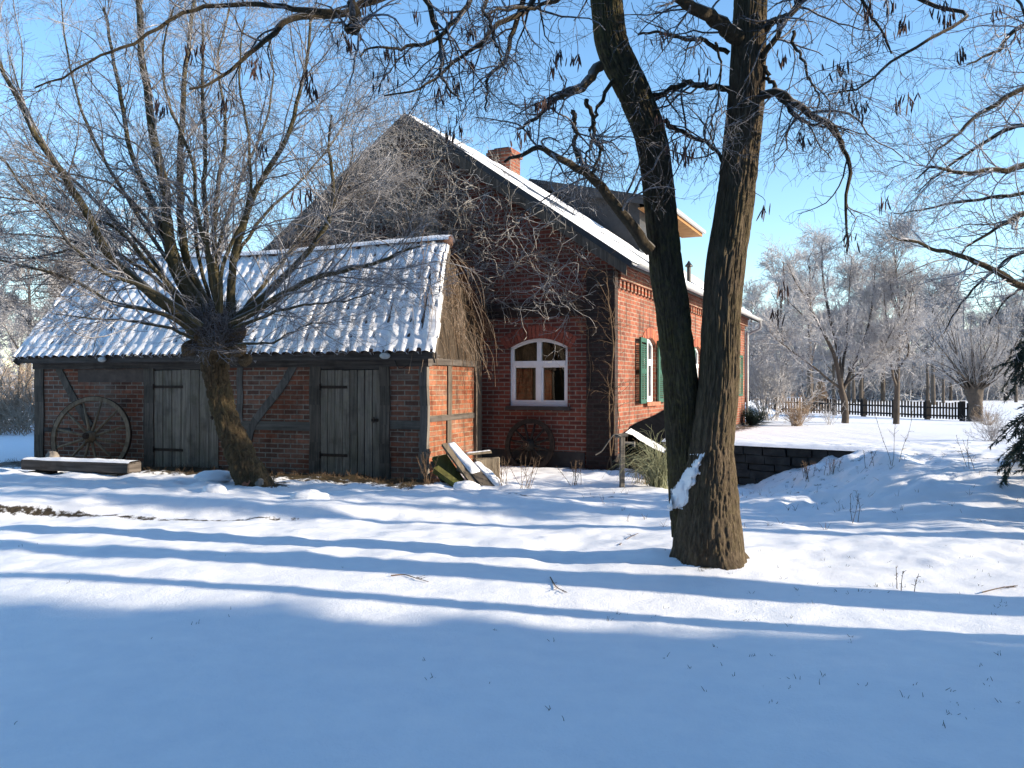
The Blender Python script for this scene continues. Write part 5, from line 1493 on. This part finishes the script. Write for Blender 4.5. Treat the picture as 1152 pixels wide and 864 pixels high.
# tree belt
GB = 'frosted trees of the belt beyond the fence'
LB = 'frosted bare tree in the belt beyond the picket fence'
protos = [gen_tree('belt_tree', LB, far(880, 452, 70), 11, .22, .6, 13, .36, 'bark_far', 'twig_far', 201, (11, 8, 4), twr=.018, group=GB),
          gen_tree('belt_tree', LB, far(970, 452, 78), 12, .22, .6, 16, .33, 'bark_far', 'twig_far', 202, (11, 8, 4), twr=.018, up=.1, group=GB),
          gen_tree('belt_tree', LB, far(1050, 452, 66), 9, .2, .6, 14, .42, 'bark_far', 'twig_far', 203, (11, 8, 4), twr=.018, group=GB)]
br = random.Random(9)
for i in range(34):
    px = 842 + 330 * (i + br.random()) / 34; d = br.uniform(72, 120)
    copy_thing(protos[i % 3], far(px, 450, d), br.uniform(0, 6.28), br.uniform(.62, 1.0) * (1.05 if d > 80 else .85))
GL = 'frosted trees far behind the shed'
LL = 'frosted bare tree far behind the shed on the left'
q = None
for i in range(14):
    px = -60 + 420 * (i + br.random()) / 14; d = br.uniform(45, 85)
    c = copy_thing(protos[i % 3], far(px, 450, d), br.uniform(0, 6.28), br.uniform(.7, 1.05)); c['group'] = GL; c['label'] = LL


def brush_mass(name, label, spots, H, key, seed, twr, cat, n=26):
    rs = np.random.RandomState(seed); spots = np.asarray(spots); K = len(spots)
    base = np.repeat(spots, n, 0) + np.concatenate([rs.normal(size=(K * n, 2)) * H * .3, np.zeros((K * n, 1))], 1)
    d = norm(np.concatenate([rs.normal(size=(K * n, 2)) * .6, np.ones((K * n, 1))], 1)); out = np.empty((K * n, 7, 3)); out[:, 0] = base; ln = H * rs.uniform(.4, 1.15, K * n)
    for k in range(6):
        d = norm(d + rs.normal(size=d.shape) * .16); out[:, k + 1] = out[:, k] + d * (ln / 6)[:, None]
    rad = np.repeat(np.linspace(twr * 1.5, twr, 7)[None], K * n, 0); a, b = grow(out, rad, 5, H * .35, .7, .2, (0, 0, 0), 4, .8, .15, rs=rs, rmin=twr * .8)
    a2, b2 = grow(a, b, 3, H * .16, .7, .2, (0, 0, 0), 3, .8, .15, rs=rs, rmin=twr * .7)
    V, Q = join([(out, rad), (a, b), (a2, b2)], 3); o = link_mesh(name, V, Q, M[key], None, True); tag(o, label, cat, kind='stuff')


brush_mass('hedgerow_brush', 'brown scrub and brush along the field edge left of the shed', [far(x_, 470, d_) for x_, d_ in zip(np.linspace(-120, 60, 16), np.tile([27, 31, 29, 34], 4))], 2.4, 'twig_brown', 8, .011, 'brush', 30)
brush_mass('far_undergrowth', 'grey frosted undergrowth under the trees beyond the fence', [far(x_, 452, d_) for x_, d_ in zip(np.linspace(835, 1175, 46), np.tile([88, 96, 92, 104, 84], 10))], 5.0, 'twig_far', 18, .03, 'undergrowth', 30)
brush_mass('far_wood', 'far frosted wood along the horizon', [(x_, d_, 0) for x_, d_ in zip(np.linspace(-120, 130, 90), np.tile([115, 135, 125], 30))], 9, 'twig_far', 28, .06, 'wood', 24)

# ------------------------------------------------------------------ weeds and fallen twigs on the snow
wk = [(1007, 545, 11.6, .95, 'tallest dry weed stalk on the snowy mound right of the stone wall'), (978, 542, 11.9, .35, 'short dry weed on the mound near the end of the stone wall'), (1085, 548, 11.2, .55, 'thin dry weed on the mound nearer the spruce'),
      (1021, 668, 6.7, .22, 'dry weed sprig standing in the snow right of the twin trunk'), (960, 584, 9.9, .45, 'spindly dry weed on the flat snow below the mound'), (936, 530, 12.4, .3, 'small dry weed in the lumpy snow before the stone wall'), (908, 543, 12.6, .35, 'dry weed at the foot of the stone wall'),
      (592, 556, 13.2, .65, 'dry weed clump right of the boards, below the small wheel'), (566, 552, 13.5, .55, 'dry weed clump touching the snow-covered board'), (480, 548, 13.6, .6, 'dry crossed stalks at the shed corner post'), (306, 556, 12.8, .3, 'dry weeds right of the willow foot'), (648, 545, 13.9, .5, 'thin dry weeds below the house corner pier')]
for i, (x_, y_, d_, h_, lab) in enumerate(wk):
    p = P(x_, y_, d_); rs = np.random.RandomState(300 + i); t = thing('dry_weed', lab, 'weed', (p[0], p[1], gz(p[0], p[1])))
    n = 3 if h_ > .8 or i < 5 else 9
    st_ = np.concatenate([rs.normal(size=(n, 2)) * .04, np.full((n, 1), -.02)], 1); dd = norm(np.concatenate([rs.normal(size=(n, 2)) * .18, np.ones((n, 1))], 1)); out = np.empty((n, 8, 3)); out[:, 0] = st_
    for k in range(7):
        dd = norm(dd + rs.normal(size=(n, 3)) * .07); out[:, k + 1] = out[:, k] + dd * (h_ * rs.uniform(.7, 1, n) / 7)[:, None]
    rad = np.repeat(np.linspace(.004, .002, 8)[None], n, 0); a, b = grow(out, rad, 8, h_ * .16, .7, .2, (0, 0, 0), 4, .7, .35, rs=rs, rmin=.0024)
    V, Q = join([(out, rad), (a, b)], 4); link_mesh('stalks', V, Q, M['stalk'], t)
fk = [([(440, 649), (455, 648), (468, 652), (482, 656)], 7.2, 'forked dead twig lying on the snow at centre left'), ([(619, 651), (626, 662), (638, 668)], 6.6, 'bent pale twig lying on the snow left of the twin trunk'), ([(697, 614), (708, 606), (718, 601)], 8.4, 'short straight stick poking from the snow beside the twin trunk'), ([(1105, 668), (1125, 663), (1145, 660)], 6.7, 'dark twig lying on the snow at the right edge')]
for i, (pp, d_, lab) in enumerate(fk):
    pts = []
    for k, (x_, y_) in enumerate(pp):
        # ground point under the pixel
        dd = d_
        for _ in range(8):
            z_ = gz((x_ - CX) / F * dd, dd); dd = F * (EYE - z_) / (y_ - CY)
        q = P(x_, y_, dd); q[2] += .012; pts.append(q)
    c = sum(pts) / len(pts); t = thing('fallen_twig', lab, 'twig', tuple(c))
    main = catmull([p - c for p in pts], 12)[None]; rad = np.linspace(.0055, .0025, 12)[None]; a, b = grow(main, rad, 4, .13, .6, .15, (0, 0, 0), 4, .7, .3, rs=np.random.RandomState(i), rmin=.0025)
    a[..., 2] = np.abs(a[..., 2] - main[0, 0, 2]) * .4 + main[0, 0, 2]
    V, Q = join([(main, rad), (a, b)], 5); link_mesh('stick', V, Q, M['stalk'], t)
# blades of grass and litter poking through the snow
rs = np.random.RandomState(88)
def blades(n, fx, h0, h1, r):
    pts = fx(n); k = rs.randint(1, 5, len(pts)); base = np.repeat(pts, k, 0) + rs.normal(size=(k.sum(), 2)) * .012; n2 = len(base)
    z = ground(base[:, 0], base[:, 1]); out = np.empty((n2, 4, 3)); out[:, 0] = np.column_stack([base, z - .01]); d = norm(np.concatenate([rs.normal(size=(n2, 2)) * .5, np.ones((n2, 1))], 1)); ln = rs.uniform(h0, h1, n2)
    for j in range(3):
        d = norm(d + rs.normal(size=d.shape) * .15 + np.array([0, 0, -.1])); out[:, j + 1] = out[:, j] + d * (ln / 3)[:, None]
    return tubes(out, np.repeat(np.linspace(r, r * .4, 4)[None], n2, 0), 3)
def fore(n):
    y_ = 1.9 + 6.5 * rs.rand(n) ** 1.2; x_ = rs.uniform(-.62, .66, n) * y_; keep = rs.rand(n) < (.10 + .9 * sstep(-.05, .5, x_ / y_)) * sstep(.3, .6, fbm(x_ * 1.3, y_ * 1.3, 7, 2)); return np.column_stack([x_, y_])[keep]
V, Q = blades(800, fore, .015, .045, .0022)
o = link_mesh('grass_tips', V, Q, M['blade'], None); tag(o, 'dark grass tips poking through the snow of the lawn', 'grass', kind='stuff')
def litter(n):
    u_ = rs.uniform(-9.3, .5, n); v_ = -np.abs(rs.normal(size=n)) * .42 - .05; return SHED_O + u_[:, None] * SU + v_[:, None] * SV
V, Q = blades(800, litter, .03, .13, .003)
o = link_mesh('dry_grass', V, Q, M['stalk'], None); tag(o, 'dry grass and stalks along the foot of the shed', 'grass', kind='stuff')
def mound(n):
    x_ = rs.uniform(1.0, 7.5, n); y_ = rs.uniform(9.5, 13.0, n); keep = ((x_ - W0[0]) * WN[0] + (y_ - W0[1]) * WN[1] < -.1) & (rs.rand(n) < .5); return np.column_stack([x_, y_])[keep]
V, Q = blades(260, mound, .03, .12, .0025)
o = link_mesh('mound_grass', V, Q, M['stalk'], None); tag(o, 'sparse dead stems in the lumpy snow of the mound', 'grass', kind='stuff')

# ------------------------------------------------------------------ outside the frame: trees throwing the lawn's long shadows, spruces added to block skylight
gen_tree('shade_tree', 'thick bare tree standing beyond the right of the view', (9.2, 5.05, 0), 12, .36, .6, 14, .34, 'bark_far', 'twig_edge', 401, (9, 5, 0), twr=.006, first=.45)
gen_tree('shade_tree', 'slim bare tree close to the thick one beyond the right of the view', (8.6, 4.1, 0), 10, .15, .6, 9, .3, 'bark_far', 'twig_edge', 402, (8, 4, 0), twr=.006, first=.5)
gen_tree('shade_tree', 'bare tree in the lawn beyond the right of the view', (12.5, 7.2, 0), 12, .2, .6, 12, .32, 'bark_far', 'twig_edge', 403, (9, 5, 0), twr=.006, first=.4)

sp0 = thing('unseen_spruce', 'tall dark spruce in the unseen row added behind the viewer to block skylight', 'tree', (-2, -9, 0), 0, 'unseen spruces added behind the viewer')  # row behind the viewer is added, out of view, to cut skylight fill
rs = np.random.RandomState(5); n = 9000; zz = 14 * (1 - np.sqrt(rs.uniform(0, 1, n))) + .3; rr = (2.9 * (1 - zz / 14.5)) * np.sqrt(rs.uniform(.15, 1, n)); an = rs.uniform(0, 6.28, n)
pp = np.stack([rr * np.cos(an), rr * np.sin(an), zz], -1); nd = norm(np.stack([np.cos(an), np.sin(an), -.35 + 0 * an], -1) + rs.normal(size=(n, 3)) * .35); sd = norm(np.cross(nd, rs.normal(size=(n, 3)))) * .14
V = np.stack([pp - sd, pp + sd, pp + nd * .8], 1).reshape(-1, 3); link_mesh('foliage', V, np.arange(len(V)).reshape(-1, 3), M['needle'], sp0)
m = MB(); m.tube([(0, 0, -.2), (0, 0, 6), (0, 0, 14)], [.25, .16, .02], 8); m.build('trunk', M['bark_far'], sp0)
for i, (x_, y_, s_) in enumerate([(-24, -6, 1.0), (-19, -9, 1.1), (-14.5, -7.5, .95), (-10.5, -9.5, 1.1), (-6, -8, 1.0), (2.5, -8.5, 1.1), (6.5, -11, 1.0), (-28, -1, 1.0), (-30, 4, .9)]):
    copy_thing(sp0, (x_, y_, 0), i * 1.1, s_)

for i, (x_, y_, s_) in enumerate([(20, -1.75, 1.3), (24, -3.6, 1.35), (17, -4.6, 1.2), (29, -4.2, 1.45), (21, -8, 1.3), (14, -8.5, 1.1), (33, -6.5, 1.4), (26, -9, 1.3), (13, -13, 1.2)]):
    c = copy_thing(sp0, (x_, y_, 0), i * 1.7, s_, 'tall dark spruce in the stand to the right of the viewer, shading the near snow'); c['group'] = 'spruces to the right of the viewer'
